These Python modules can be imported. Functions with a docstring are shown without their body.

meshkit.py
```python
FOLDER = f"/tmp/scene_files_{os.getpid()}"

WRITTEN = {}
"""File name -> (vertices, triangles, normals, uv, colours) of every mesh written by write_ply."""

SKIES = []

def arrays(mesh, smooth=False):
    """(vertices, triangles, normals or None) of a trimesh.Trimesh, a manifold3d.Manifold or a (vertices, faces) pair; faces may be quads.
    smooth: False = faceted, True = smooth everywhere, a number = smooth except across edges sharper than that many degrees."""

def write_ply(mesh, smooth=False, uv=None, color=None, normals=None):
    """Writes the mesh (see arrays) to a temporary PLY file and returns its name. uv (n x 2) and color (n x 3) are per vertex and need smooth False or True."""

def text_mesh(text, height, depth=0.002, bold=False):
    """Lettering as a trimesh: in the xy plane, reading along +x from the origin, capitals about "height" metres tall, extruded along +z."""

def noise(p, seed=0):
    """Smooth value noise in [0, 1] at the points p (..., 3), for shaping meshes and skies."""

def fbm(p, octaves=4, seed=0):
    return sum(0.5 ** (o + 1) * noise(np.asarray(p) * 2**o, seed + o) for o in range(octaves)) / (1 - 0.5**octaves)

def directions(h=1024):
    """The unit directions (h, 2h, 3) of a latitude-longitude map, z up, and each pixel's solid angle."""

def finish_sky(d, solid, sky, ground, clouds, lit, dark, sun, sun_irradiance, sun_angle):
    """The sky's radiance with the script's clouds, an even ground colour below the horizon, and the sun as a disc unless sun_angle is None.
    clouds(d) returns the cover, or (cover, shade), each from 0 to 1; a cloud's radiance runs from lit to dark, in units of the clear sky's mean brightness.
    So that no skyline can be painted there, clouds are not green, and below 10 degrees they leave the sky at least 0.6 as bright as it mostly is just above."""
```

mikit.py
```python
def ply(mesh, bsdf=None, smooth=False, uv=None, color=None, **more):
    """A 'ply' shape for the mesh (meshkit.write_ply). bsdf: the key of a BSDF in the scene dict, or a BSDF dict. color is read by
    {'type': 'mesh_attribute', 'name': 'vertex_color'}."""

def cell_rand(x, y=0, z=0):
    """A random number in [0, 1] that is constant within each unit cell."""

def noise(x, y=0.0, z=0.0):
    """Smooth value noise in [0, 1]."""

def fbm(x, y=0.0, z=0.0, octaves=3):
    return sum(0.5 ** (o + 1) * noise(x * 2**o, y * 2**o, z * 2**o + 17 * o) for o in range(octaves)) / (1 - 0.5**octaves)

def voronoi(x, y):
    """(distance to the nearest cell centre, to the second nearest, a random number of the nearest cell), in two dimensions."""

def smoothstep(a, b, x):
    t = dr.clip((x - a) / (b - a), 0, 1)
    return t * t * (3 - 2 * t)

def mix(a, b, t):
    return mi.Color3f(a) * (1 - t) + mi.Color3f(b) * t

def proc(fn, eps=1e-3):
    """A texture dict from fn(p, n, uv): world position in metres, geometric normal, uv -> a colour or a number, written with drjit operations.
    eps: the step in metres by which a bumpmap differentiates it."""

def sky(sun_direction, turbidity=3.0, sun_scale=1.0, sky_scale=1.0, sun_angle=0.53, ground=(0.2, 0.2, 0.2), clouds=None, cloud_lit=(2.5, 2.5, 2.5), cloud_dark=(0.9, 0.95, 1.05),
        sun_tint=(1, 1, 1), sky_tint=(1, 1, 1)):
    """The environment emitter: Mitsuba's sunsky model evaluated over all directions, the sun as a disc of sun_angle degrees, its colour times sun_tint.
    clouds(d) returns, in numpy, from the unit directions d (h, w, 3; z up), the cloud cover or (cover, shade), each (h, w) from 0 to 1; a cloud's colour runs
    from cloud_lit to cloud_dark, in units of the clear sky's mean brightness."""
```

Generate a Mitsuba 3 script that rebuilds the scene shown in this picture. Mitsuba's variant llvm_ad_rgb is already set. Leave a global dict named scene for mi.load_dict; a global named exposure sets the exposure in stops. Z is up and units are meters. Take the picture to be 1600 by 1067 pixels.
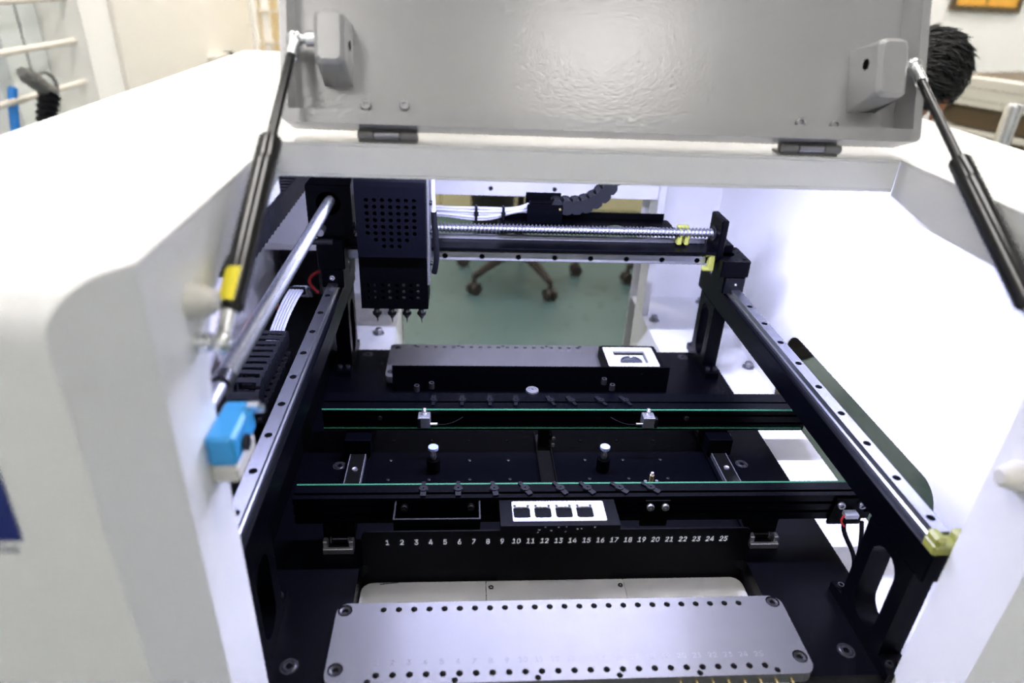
import math, random
import numpy as np, trimesh, mitsuba as mi, mikit, meshkit
import manifold3d as m3
from shapely.geometry import Polygon, Point, box as sbox, LineString
from shapely import affinity, union_all

scene, labels = {}, {}
random.seed(7); np.random.seed(7)
ZC = 1.25      # height of the camera above the room's floor; all shapes below are given relative to the camera's place

# ---------------------------------------------------------------- camera
FWD = np.array([0.07444046, 0.87857359, -0.47177014])
UP = -np.array([0.00945243, -0.47368312, -0.88064462])
T = mi.ScalarTransform4f
scene['camera'] = {'type': 'thinlens', 'fov': math.degrees(2 * math.atan(800 / 1067)), 'fov_axis': 'x',
                   'aperture_radius': 0.0040, 'focus_distance': 0.93, 'near_clip': 0.02, 'far_clip': 200.0,
                   'to_world': T().look_at(origin=[0, 0, ZC], target=[float(FWD[0]), float(FWD[1]), float(ZC + FWD[2])], up=[float(u) for u in UP])}
# ---------------------------------------------------------------- sky, lights, exposure
exposure = 0.0
CEIL_L = 14.6         # radiance of the ceiling panels
LED_L = 1900.0        # radiance of the machine's own LED modules
scene['sky'] = mikit.sky([-0.3, -0.8, 0.75], turbidity=4.0, sun_scale=0.0, sky_scale=2.6, clouds=lambda d: np.ones(d.shape[:2]), cloud_lit=(2.1, 2.1, 2.05), ground=(0.8, 0.8, 0.78), sky_tint=(1.05, 0.98, 0.92))
CEIL_RGB = [CEIL_L * c for c in (1.0, 0.955, 0.93)]
LED_RGB = [LED_L * c for c in (0.64, 0.66, 1.0)]
# ---------------------------------------------------------------- materials
def rgb(*c): return {'type': 'rgb', 'value': list(c)}
def mat(name, d): scene['mat_' + name] = {'type': 'twosided', 'bsdf': d}
def pl(name, col, rough=.4, spec=.5, **k):
    c = col if isinstance(col, dict) else rgb(*col)
    mat(name, {'type': 'principled', 'base_color': c, 'roughness': rough, 'specular': spec, **k})
def metal(name, col, au, av=None):
    d = {'type': 'roughconductor', 'specular_reflectance': col if isinstance(col, dict) else rgb(*col), 'distribution': 'ggx'}
    if av is None: d['alpha'] = au
    else: d['alpha_u'], d['alpha_v'] = au, av
    mat(name, d)
pl('white_paint', (.80, .80, .80), .38, .45)
pl('white_inner', (.88, .88, .90), .42, .4)
N = mikit.fbm
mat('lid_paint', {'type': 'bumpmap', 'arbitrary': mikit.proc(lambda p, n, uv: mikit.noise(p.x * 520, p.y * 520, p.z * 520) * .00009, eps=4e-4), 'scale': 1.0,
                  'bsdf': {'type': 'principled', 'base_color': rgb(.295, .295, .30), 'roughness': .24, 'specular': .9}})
pl('head_black', (.0012, .0013, .0034), .38, .10)
pl('black_anodised', (.0007, .0008, .0019), .33, .06)
pl('black_sheet', (.0005, .0006, .0011), .42, .045)
pl('black_plastic', (.0030, .0032, .0052), .38, .2)
pl('chain_plastic', (.007, .0075, .011), .42, .35)
pl('black_matte', (.002, .002, .003), .7, .1)
pl('black_gloss', (.004, .004, .004), .16, .5)
pl('dark_hole', (.001, .001, .0015), .8, .05)
def brushed(name, col, au, av, a2, w):
    sub = lambda a, b: {'type': 'roughconductor', 'specular_reflectance': rgb(*col), 'distribution': 'ggx', 'alpha_u': a, 'alpha_v': b}
    mat(name, {'type': 'blendbsdf', 'weight': w, 'bsdf_0': sub(au, av), 'bsdf_1': sub(a2 * .8, a2)})
brushed('brushed', (.205, .203, .210), .07, .40, .46, .66)
brushed('rail_steel', (.50, .51, .56), .06, .24, .34, .22)
metal('screw_steel', (.50, .51, .56), .17)
metal('chrome', (.86, .87, .88), .08)
metal('steel', (.34, .34, .36), .24)
metal('brass', (.80, .62, .30), .2)
pl('dark_bolt', (.012, .012, .014), .3, .35)
pl('green_belt', (.018, .115, .055), .5, .25)
pl('cable_white', (.40, .41, .46), .5, .4)
pl('paint_beige', (.80, .79, .76), .45, .45)
pl('numeral_white', (.78, .80, .84), .6, .3)
pl('engraved', (.20, .20, .22), .5, .3)
pl('blue_plastic', (.045, .34, .72), .38, .45)
pl('cream_plastic', (.62, .60, .55), .5, .4)
pl('yellow_label', (.85, .72, .03), .45, .4)
pl('logo_blue', (.010, .018, .13), .4, .4)
pl('logo_grey', (.18, .20, .27), .5, .3)
mat('yellow_rubber', {'type': 'principled', 'base_color': rgb(.62, .66, .16), 'roughness': .25, 'specular': .5, 'spec_trans': .35, 'eta': 1.45} if False else
    {'type': 'principled', 'base_color': rgb(.27, .28, .06), 'roughness': .22, 'specular': .5})
pl('orange_tube', (.75, .16, .03), .35, .5)
pl('red_wire', (.45, .02, .02), .4, .4)
pl('grey_plastic', (.16, .16, .155), .5, .35)
pl('blue_hose', (.02, .20, .62), .4, .4)
pl('wall_white', (.88, .87, .84), .8, .2)
pl('wall_dim', (.32, .32, .33), .8, .2)
pl('wall_grey', (.84, .85, .87), .8, .2)
pl('wall_cream', (.92, .91, .88), .8, .2)
pl('panel_cream', (.78, .75, .69), .7, .25)
pl('blind_warm', (.86, .74, .50), .8, .2)
pl('frame_green', (.74, .78, .77), .5, .3)
pl('bar_white', (.80, .74, .66), .4, .4)
pl('gasket', (.02, .018, .016), .6, .3)
pl('gasket_grey', (.25, .27, .27), .6, .3)
pl('ceiling_white', (.85, .85, .83), .9, .1)
pl('floor_teal', mikit.proc(lambda p, n, uv: mikit.mix((.055, .098, .100), (.070, .114, .112), N(p.x * 1.6, p.y * 1.6, 0, 4)) * (1 - .12 * mikit.smoothstep(.80, .9, mikit.noise(p.x * 23, p.y * 23)))), .42, .45)
pl('chair_black', (.014, .013, .012), .6, .3)
pl('chair_leg', (.030, .024, .020), .4, .4)
pl('cabinet_cream', (.62, .55, .33), .5, .35)
pl('skin', (.50, .20, .10), .5, .4)
pl('hair', (.008, .008, .009), .38, .5)
pl('shirt', (.50, .47, .40), .8, .2)
pl('trousers', (.03, .035, .05), .8, .2)
pl('alu_cream', (.66, .63, .55), .35, .5)
pl('groove_dark', (.30, .28, .23), .5, .4)
pl('brown_dark', (.085, .058, .028), .5, .35)
pl('board_orange', (.80, .42, .07), .7, .2)
pl('blue_cloth', (.22, .34, .60), .8, .2)
pl('pcb_white', (.75, .78, .86), .4, .4)
pl('cap_blue', (.26, .30, .46), .45, .3)
pl('tray_white', (.50, .52, .60), .45, .35)
pl('lens_dark', (.03, .035, .05), .08, .8)
pl('led_dot', (.9, .9, .9), .3, .4)
scene['mat_window_glass'] = {'type': 'thindielectric', 'int_ior': 1.5}
scene['mat_led_emit'] = {'type': 'diffuse', 'reflectance': rgb(.5, .5, .5)}

# ---------------------------------------------------------------- helpers
def newkey(k):
    if not any(x == k or x.startswith(k + '__') for x in list(scene) + list(labels)): return k
    i = 1
    while any(x == f'{k}_{i:03d}' or x.startswith(f'{k}_{i:03d}__') for x in list(scene) + list(labels)): i += 1
    return f'{k}_{i:03d}'
_used = {}
def num(k):
    n = _used.get(k, 0); _used[k] = n + 1
    return k if n == 0 else f'{k}_{n:03d}'
def thing(name, label, cat, group=None, kind=None):
    k = num(name); labels[k] = {'label': label, 'category': cat}
    if group: labels[k]['group'] = group
    if kind: labels[k]['kind'] = kind
    return k
def tm(m):
    if isinstance(m, m3.Manifold):
        q = m.to_mesh(); return trimesh.Trimesh(np.array(q.vert_properties[:, :3]), np.array(q.tri_verts), process=False)
    return m
OFF = np.array([0, 0, ZC])
def put(key, mesh, bsdf, smooth=False, uv=None, **k):
    m = tm(mesh).copy(); v = np.array(m.vertices)
    u = None
    if uv: u = np.stack([v[:, 'xyz'.index(uv[0])], v[:, 'xyz'.index(uv[1])]], 1) * 10
    m = trimesh.Trimesh(v + OFF, m.faces, process=False)
    scene[key] = mikit.ply(m, 'mat_' + bsdf, False if uv else smooth, uv=u, **k)
    return key
def part(parent, name, mesh, bsdf, smooth=False, uv=None, label=None, kind=None, **k):
    key = num(parent + '__' + name)
    put(key, mesh, bsdf, smooth, uv, **k)
    if label or kind:
        labels[key] = {}
        if label: labels[key]['label'] = label
        if kind: labels[key]['kind'] = kind
    return key
def solo(name, mesh, bsdf, label, cat, smooth=False, group=None, **k):
    key = thing(name, label, cat, group); put(key, mesh, bsdf, smooth, **k); return key
def cat(*ms): return trimesh.util.concatenate([tm(m) for m in ms])
def bx(x0, x1, y0, y1, z0, z1, b=.0006):
    lo, hi = np.array([x0, y0, z0], float), np.array([x1, y1, z1], float)
    b = min(b, (hi - lo).min() * .45); v = []
    for k in range(3):
        for s in np.ndindex(2, 2, 2):
            p = np.where(s, hi, lo); q = p.copy()
            for j in range(3):
                if j != k: q[j] += b if s[j] == 0 else -b
            v.append(q)
    return trimesh.convex.convex_hull(np.array(v))
def extr(poly, h):
    gs = getattr(poly, 'geoms', [poly])
    return trimesh.util.concatenate([trimesh.creation.extrude_polygon(g, h, engine='earcut') for g in gs])
def mapped(m, M):
    m = m.copy(); m.vertices = m.vertices @ np.array(M, float).T
    if np.linalg.det(M) < 0: m.invert()
    return m
def pxy(poly, z0, z1):
    m = extr(poly, z1 - z0); m.apply_translation([0, 0, z0]); return m
def pxz(poly, y0, y1):      # polygon in (x, z), thick along y
    m = mapped(extr(poly, y1 - y0), [[1, 0, 0], [0, 0, 1], [0, 1, 0]]); m.apply_translation([0, y0, 0]); return m
def pyz(poly, x0, x1):      # polygon in (y, z), thick along x
    m = mapped(extr(poly, x1 - x0), [[0, 0, 1], [1, 0, 0], [0, 1, 0]]); m.apply_translation([x0, 0, 0]); return m
def rr(x0, y0, x1, y1, r, q=6): return sbox(x0 + r, y0 + r, x1 - r, y1 - r).buffer(r, quad_segs=q)
def frame_from(a):
    a = np.asarray(a, float); a = a / np.linalg.norm(a)
    h = np.array([0, 0, 1.0]) if abs(a[2]) < .9 else np.array([1.0, 0, 0])
    x = np.cross(h, a); x /= np.linalg.norm(x); return np.stack([x, np.cross(a, x), a], 1)
def cyl(p, q, r, n=16, r2=None):
    p, q = np.asarray(p, float), np.asarray(q, float); L = np.linalg.norm(q - p)
    return lathe([(0, 0), (r, 0), (r if r2 is None else r2, L), (0, L)], p, q - p, n)
def lathe(prof, o, axis, n=16):
    m = trimesh.creation.revolve(np.array(prof, float), sections=n)
    if m.volume < 0: m.invert()
    return trimesh.Trimesh(m.vertices @ frame_from(axis).T + np.asarray(o, float), m.faces, process=False)
def tube(pts, r, n=8):
    pts = np.asarray(pts, float); rs = np.broadcast_to(np.asarray(r, float), len(pts))
    t = np.gradient(pts, axis=0); t /= np.linalg.norm(t, axis=1, keepdims=True)
    x = frame_from(t[0])[:, 0]; V = []
    for p, d, rad in zip(pts, t, rs):
        x = x - d * (x @ d); x /= np.linalg.norm(x); y = np.cross(d, x)
        a = np.arange(n) * 2 * np.pi / n
        V.append(p + rad * (np.cos(a)[:, None] * x + np.sin(a)[:, None] * y))
    V = np.vstack(V); F = []
    for i in range(len(pts) - 1):
        for j in range(n):
            a, b = i * n + j, i * n + (j + 1) % n
            F += [[a, b, b + n], [a, b + n, a + n]]
    e = len(V); V = np.vstack([V, pts[:1], pts[-1:]])
    for j in range(n):
        F += [[e, (j + 1) % n, j], [e + 1, (len(pts) - 1) * n + j, (len(pts) - 1) * n + (j + 1) % n]]
    return trimesh.Trimesh(V, F, process=False)
def spline(pts, n=24):
    from scipy.interpolate import CubicSpline
    pts = np.asarray(pts, float); s = np.r_[0, np.cumsum(np.linalg.norm(np.diff(pts, axis=0), axis=1))]
    return CubicSpline(s, pts)(np.linspace(0, s[-1], n))
def ball(c, r, n=2):
    m = trimesh.creation.icosphere(subdivisions=n, radius=r); m.apply_translation(c); return m
def cap_screw(c, axis, r, h):   # socket head: chamfered cylinder with a recess; c is the seat
    return lathe([(0, h * .35), (r * .5, h * .35), (r * .52, h * .97), (r * .88, h), (r, h * .85), (r, 0), (0, 0)], c, axis, 14)
def sunk_screw(c, r):           # dark countersunk screw seen in the top of a plate
    return lathe([(0, -.0006), (r * .42, -.0006), (r * .46, .0007), (r * .8, .0009), (r, .0002), (r, -.0015), (0, -.0015)], c, [0, 0, 1], 16)
def washer(c, axis, r0, r1, h): return lathe([(r0, 0), (r1, 0), (r1, h), (r0, h), (r0, 0)], c, axis, 20)
def helix(p, q, r, depth, pitch, starts=1, n=20, per=9):
    p, q = np.asarray(p, float), np.asarray(q, float); L = np.linalg.norm(q - p); F0 = frame_from(q - p)
    m = int(L / pitch * per * starts); zz = np.linspace(0, L, m + 1); a = np.arange(n) * 2 * np.pi / n
    Z, A = np.meshgrid(zz, a, indexing='ij')
    f = (Z / pitch * starts - A / (2 * np.pi) * starts) % 1.0
    R = r - depth * np.clip(np.sin(f * np.pi), 0, 1) ** .7 * (f > 0.12)
    V = np.stack([R * np.cos(A), R * np.sin(A), Z], -1).reshape(-1, 3) @ F0.T + p
    i, j = np.meshgrid(np.arange(m), np.arange(n), indexing='ij'); a0, b0 = i * n + j, i * n + (j + 1) % n
    Fc = np.concatenate([np.stack([a0, b0, b0 + n], -1).reshape(-1, 3), np.stack([a0, b0 + n, a0 + n], -1).reshape(-1, 3)])
    return trimesh.Trimesh(V, Fc, process=False)
def text(s, h, depth, bold=False, slant=0.0):
    m = meshkit.text_mesh(s, h, depth, bold)
    if slant: m.vertices[:, 0] += m.vertices[:, 1] * slant
    m.vertices[:, 0] -= (m.vertices[:, 0].min() + m.vertices[:, 0].max()) / 2
    return m
def hull_chain(bones):
    out = []
    for (p, rp), (q, rq) in bones:
        s = m3.Manifold.sphere(1.0, 20)
        out.append(m3.Manifold.batch_hull([s.scale([rp] * 3 if np.isscalar(rp) else list(rp)).translate(list(map(float, p))), s.scale([rq] * 3 if np.isscalar(rq) else list(rq)).translate(list(map(float, q)))]))
    return m3.Manifold.batch_boolean(out, m3.OpType.Add)

# ================================================================ the room
XL, XR, YB, YF, ZT, FL = -1.40, 4.3, 5.0, -2.6, 1.55, -1.25
def struct(name, mesh, bsdf, label=None, cat_=None, **k):
    key = put(name, mesh, bsdf, **k); labels[key] = {'kind': 'structure'}
    labels[key]['label'] = label or name.replace('_', ' '); labels[key]['category'] = cat_ or name.split('_')[0]
    return key
struct('floor', bx(XL - .3, XR + .3, YF - .2, YB + .3, FL - .1, FL, 0), 'floor_teal', 'teal epoxy painted concrete floor')
struct('ceiling', bx(XL - .3, XR + .3, YF - .2, YB + .3, ZT, ZT + .1, 0), 'ceiling_white', 'white ceiling of the workshop')
W0, W1, WS, WT = .2, 2.86, -.62, 1.05          # window in the left wall: y range, sill and head
lw = Polygon([(YF, FL), (YB, FL), (YB, ZT), (YF, ZT)]).difference(sbox(W0, WS, W1, WT))
struct('wall_left', pyz(lw, XL - .22, XL), 'wall_white', 'white wall with the barred window')
bw = Polygon([(XL, FL), (XR, FL), (XR, ZT), (XL, ZT)]).difference(sbox(-1.36, -.75, -.35, 1.0))
struct('wall_back', pxz(bw, YB, YB + .2), 'wall_cream', 'cream back wall of the workshop')
struct('wall_right', bx(XR, XR + .2, YF, YB, FL, ZT, 0), 'wall_white', 'white right wall of the workshop')
struct('wall_front', bx(XL, XR, YF - .2, YF, FL, ZT, 0), 'wall_grey', 'grey wall behind the photographer')
# window in the left wall: reveal, frame, gaskets, glass, bars
labels['window_1'] = {'kind': 'structure', 'label': 'bright window with white horizontal grille bars', 'category': 'window'}
part('window_1', 'pane', trimesh.Trimesh([[XL - .19, W0, WS], [XL - .19, W1, WS], [XL - .19, W1, WT], [XL - .19, W0, WT]], [[0, 1, 2], [0, 2, 3]], process=False), 'window_glass')
for y0, y1, x0, m_ in ((2.60, 2.72, -.20, 'frame_green'), (2.735, 2.85, -.20, 'frame_green'), (1.3, 1.36, -.20, 'frame_green')):
    part('window_1', 'frame_stile', bx(XL + x0, XL + x0 + .05, y0, y1, WS, WT, .003), m_)
part('window_1', 'gasket', bx(XL - .165, XL - .152, 2.718, 2.74, WS, WT, .001), 'gasket_grey')
part('window_1', 'gasket', bx(XL - .185, XL - .17, 2.44, 2.475, WS, WT, .001), 'gasket')
for i in range(10):
    z = -.572 + .144 * i
    if WS < z < WT: part('window_1', 'grille_bar', cyl([XL - .045, W0, z], [XL - .045, W1, z], .011, 12), 'bar_white', 40)
part('window_1', 'wall_panel', bx(XL, XL + .02, 3.10, 4.97, FL, ZT - .02, .003), 'panel_cream', label='cream board covering the wall beside the window') if False else None
solo('wall_panel', bx(XL + .0005, XL + .022, 3.085, 4.97, FL, ZT - .02, .003), 'panel_cream', 'large cream board on the wall right of the barred window', 'panel')
k = thing('socket_box', 'small cream socket box low on the cream wall board', 'socket box')
part(k, 'box', bx(XL + .022, XL + .075, 4.05, 4.28, -.52, -.455, .004), 'cream_plastic'); part(k, 'plug', bx(XL + .022, XL + .06, 4.33, 4.41, -.515, -.46, .006), 'chair_black')
labels['window_2'] = {'kind': 'structure', 'label': 'warm window with thin bars beside the lid', 'category': 'window'}
part('window_2', 'blind', bx(-1.36, -.35, YB + .15, YB + .155, -.75, 1.0, .001), 'blind_warm')
for i in range(9): part('window_2', 'grille_bar', bx(-1.36, -.35, YB + .04, YB + .055, -.66 + .19 * i, -.645 + .19 * i, .002), 'bar_white')
for x in (-1.33, -1.22, -.95, -.65): part('window_2', 'frame_stile', bx(x, x + .05, YB + .06, YB + .10, -.75, 1.0, .003), 'wall_cream')
# ceiling lamps
for i, x in enumerate((-.85, .62, 2.1, 3.5)):
    for j, y in enumerate((-1.25, .9, 2.7, 4.3)):
        if j < 2 and i > 1: continue
        k = thing('ceiling_lamp', 'square white ceiling panel lamp', 'lamp', 'panel lamps on the ceiling')
        part(k, 'frame', pxy(sbox(x - .33, y - .33, x + .33, y + .33).difference(sbox(x - .30, y - .30, x + .30, y + .30)), ZT - .03, ZT), 'white_paint')
        d = trimesh.Trimesh([[x - .3, y - .3, ZT - .02], [x - .3, y + .3, ZT - .02], [x + .3, y + .3, ZT - .02], [x + .3, y - .3, ZT - .02]], [[0, 1, 2], [0, 2, 3]], process=False)
        part(k, 'diffuser', d, 'led_emit', emitter={'type': 'area', 'radiance': rgb(*CEIL_RGB)})

# ================================================================ machine housing
H = thing('machine_housing', 'white sheet metal housing of the pick and place machine', 'machine housing')
XCL, XCR, YBAR, ZTOP, YFR = -.18, .448, .678, -.149, .3216
XOL, XOR, YRE = -.42, .63, 1.46
t = .003
# side cabinets: profile in (y, z) with a rounded front top edge
def prof(y0, z0, y1, z1, r):
    p = sbox(y0, z0, y1, z1)
    c = sbox(y0, z1 - r, y0 + r, z1).difference(Point(y0 + r, z1 - r).buffer(r, quad_segs=10))
    return p.difference(c)
body = prof(YFR, FL + .03, YRE, ZTOP, .03)
fb = body.intersection(sbox(YFR - 1, FL, .432, 1))          # the front of each side cabinet, with a slanted lip towards the opening
def wedge(x0, sg):
    return m3.Manifold.extrude(m3.CrossSection([np.array([[x0 - sg * .034, YFR - .0026], [x0 + sg * .02, YFR - .0026], [x0 + sg * .02, .364], [x0, .364]])[::sg]]), 2.0).translate([0, 0, -1.6])
def solid(m): return m3.Manifold(m3.Mesh(np.array(m.vertices, np.float32), np.array(m.faces, np.uint32)))
for xa, xb, x0, sg in ((XOL, XCL, XCL, 1), (XCR, XOR, XCR, -1)):
    q = pyz(fb, xa, xb); q.merge_vertices()
    part(H, 'front_panel', solid(q) - wedge(x0, sg), 'white_paint', 35)
    part(H, 'top_side', bx(xa, xb, .432, YBAR, ZTOP - .003, ZTOP, .0005), 'white_paint')
part(H, 'side_panel', pyz(body, XOL - t, XOL), 'white_paint')
slot = rr(.47, -.92, 1.16, -.505, .040, 8)
part(H, 'side_panel', pyz(body.difference(slot), XOR, XOR + t), 'white_paint')
part(H, 'top_panel', bx(XOL, XOR, YBAR - .0, YRE, ZTOP - .003, ZTOP, .001), 'white_paint')
part(H, 'front_bar', cat(bx(XCL, XCR, YBAR, YBAR + .003, -.1795, ZTOP - .003, .0008), bx(XCL, XCR, YBAR, YBAR + .016, -.1825, -.1795, .0006)), 'white_paint')
# cheeks: flange around the opening: outer recess face, step, inner band
yz = lambda pts: Polygon(pts)
cheek = sbox(.432, -.199, YBAR, ZTOP - .003)
fil = sbox(.432, -.284, .517, -.199).difference(Point(.517, -.284).buffer(.085, quad_segs=14))
cheek = cheek.union(fil.buffer(1e-5)).buffer(0)
part(H, 'cheek_panel', pyz(cheek, XCL - t, XCL), 'white_paint'); part(H, 'cheek_panel', pyz(cheek, XCR, XCR + t), 'white_paint')
# return flanges behind the cheeks
for x0, x1 in ((XCL - .032, XCL - t), (XCR + t, XCR + .032)):
    part(H, 'return_flange', bx(x0, x1, .517, YBAR, -.199, -.196, .0006), 'white_paint')
# inner liner walls
XWR, XWL = .564, -.365
part(H, 'inner_wall', pyz(sbox(.432, -.70, 1.43, -.250).difference(rr(.588, -.70, 1.012, -.5155, .036, 10).intersection(sbox(0, -.6455, 2, 0))), XWR, XWR + .002), 'white_inner')
part(H, 'wall_hem', pyz(sbox(.432, -.252, 1.43, -.2495), XWR - .0015, XWR + .0125), 'white_inner')
part(H, 'upper_wall', pyz(sbox(.432, -.249, 1.43, ZTOP - .003), XWR + .010, XWR + .012), 'white_inner')
part(H, 'inner_wall', pyz(sbox(.432, -.70, 1.43, ZTOP - .003), XWL - .002, XWL), 'white_inner')
# floor pan with the front and rear openings, and its skirts
OX0, OX1 = -.134, .395
pan = sbox(XWL, .432, XWR, 1.43).difference(sbox(OX0, 1.0, OX1, 1.5)).difference(sbox(-.122, .38, .3595, .6095))
part(H, 'lower_front_panel', bx(XCL, XCR, .418, .421, FL + .03, -.668, .0008), 'white_paint')
part(H, 'floor_pan', pxy(pan, -.648, -.645), 'white_inner')
for x0, x1 in ((OX0 - .003, OX0), (OX1, OX1 + .003)):
    part(H, 'opening_skirt', bx(x0, x1, 1.13, 1.388, -.80, -.6455, .0006), 'white_paint')
# rear wall, posts and upper beam
part(H, 'rear_wall', bx(OX1 + .014, XOR, 1.43, 1.433, -.648, ZTOP - .003, .0006), 'white_inner')
part(H, 'rear_wall', bx(XOL, OX0 - .014, 1.43, 1.433, -.648, ZTOP - .003, .0006), 'white_inner')
for s, x0, x1 in ((0, OX1, OX1 + .014), (1, OX0 - .014, OX0)):
    part(H, 'rear_post', bx(x0, x1, 1.327, 1.388, -.645, ZTOP - .004, .0008), 'white_paint')
rb = part(H, 'rear_beam', cat(bx(OX0, OX1, 1.335, 1.385, -.388, -.352, .001), bx(OX0, OX1, 1.345, 1.385, -.352, ZTOP - .004, .001)), 'white_inner')
for x, z in ((.056, -.3725), (.1832, -.3717), (-.075, -.373)):
    part(rb, 'screw', cap_screw([x, 1.335, z], [0, -1, 0], .0042, .003), 'dark_bolt')
for x, y in ((.417, 1.305), (.549, 1.40), (.5519, 1.105), (-.165, 1.23), (-.30, 1.20)):
    b = part(H, 'floor_bolt', cat(washer([x, y, -.645], [0, 0, 1], .004, .011, .002), lathe([(0, .010), (.006, .010), (.0072, .008), (.0072, 0), (0, 0)], [x, y, -.643], [0, 0, 1], 6)), 'steel')
# logo at the left front face
lg = part(H, 'logo', pxz(Polygon([(-.3300, -.3110), (-.2611, -.3110), (-.2588, -.2450), (-.3300, -.2450)]), YFR - .0008, YFR), 'logo_blue', label='dark blue logo block')
tx = text('IDTIVE', .0044, .0005); tx = mapped(tx, [[1, 0, 0], [0, 0, -1], [0, 1, 0]]); tx.apply_translation([-.2755, YFR - .0002, -.3205])
part(H, 'lettering', tx, 'logo_grey', label='small grey lettering under the logo')
# base cabinet under the pan
part(H, 'lower_cabinet', cat(bx(XOL - t, XOL, YFR, YRE, FL + .03, -.65, .001), bx(OX0 - .006, OX0 - .003, 1.13, YRE, FL + .03, -.80, .0008), bx(OX1 + .003, OX1 + .006, 1.13, YRE, FL + .03, -.80, .0008),
     bx(XOL, OX0 - .003, YRE - .003, YRE, FL + .03, ZTOP, .0008), bx(OX1 + .003, XOR, YRE - .003, YRE, FL + .03, ZTOP, .0008), bx(OX0, OX1, YRE - .003, YRE, -.388, ZTOP, .0008),
     bx(OX0, OX1, 1.126, 1.129, FL + .03, -.648, .0008)), 'white_paint')
for x in (XOL + .06, XOR - .06):
    for y in (YFR + .06, YRE - .06): part(H, 'foot', cyl([x, y, FL], [x, y, FL + .03], .03, 14), 'black_plastic', 40)

# LED strip under the top panel
k = thing('led_strip', 'row of white LED modules under the housing top', 'light strip')
part(k, 'carrier', bx(-.20, .43, .80, .835, -.1545, -.1525, .0005), 'white_paint')
for i in range(1, 8):
    x = -.151 + .0755 * i
    mo = part(k, 'module', bx(x - .026, x + .026, .812, .828, -.1600, -.1545, .001), 'pcb_white')
    for dx in (-.016, 0, .016):
        q = trimesh.Trimesh([[x + dx - .005, .8155, -.1604], [x + dx - .005, .8245, -.1604], [x + dx + .005, .8245, -.1604], [x + dx + .005, .8155, -.1604]], [[0, 1, 2], [0, 2, 3]], process=False)
        part(mo, 'led', q, 'led_emit', emitter={'type': 'area', 'radiance': rgb(*LED_RGB)})

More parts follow.
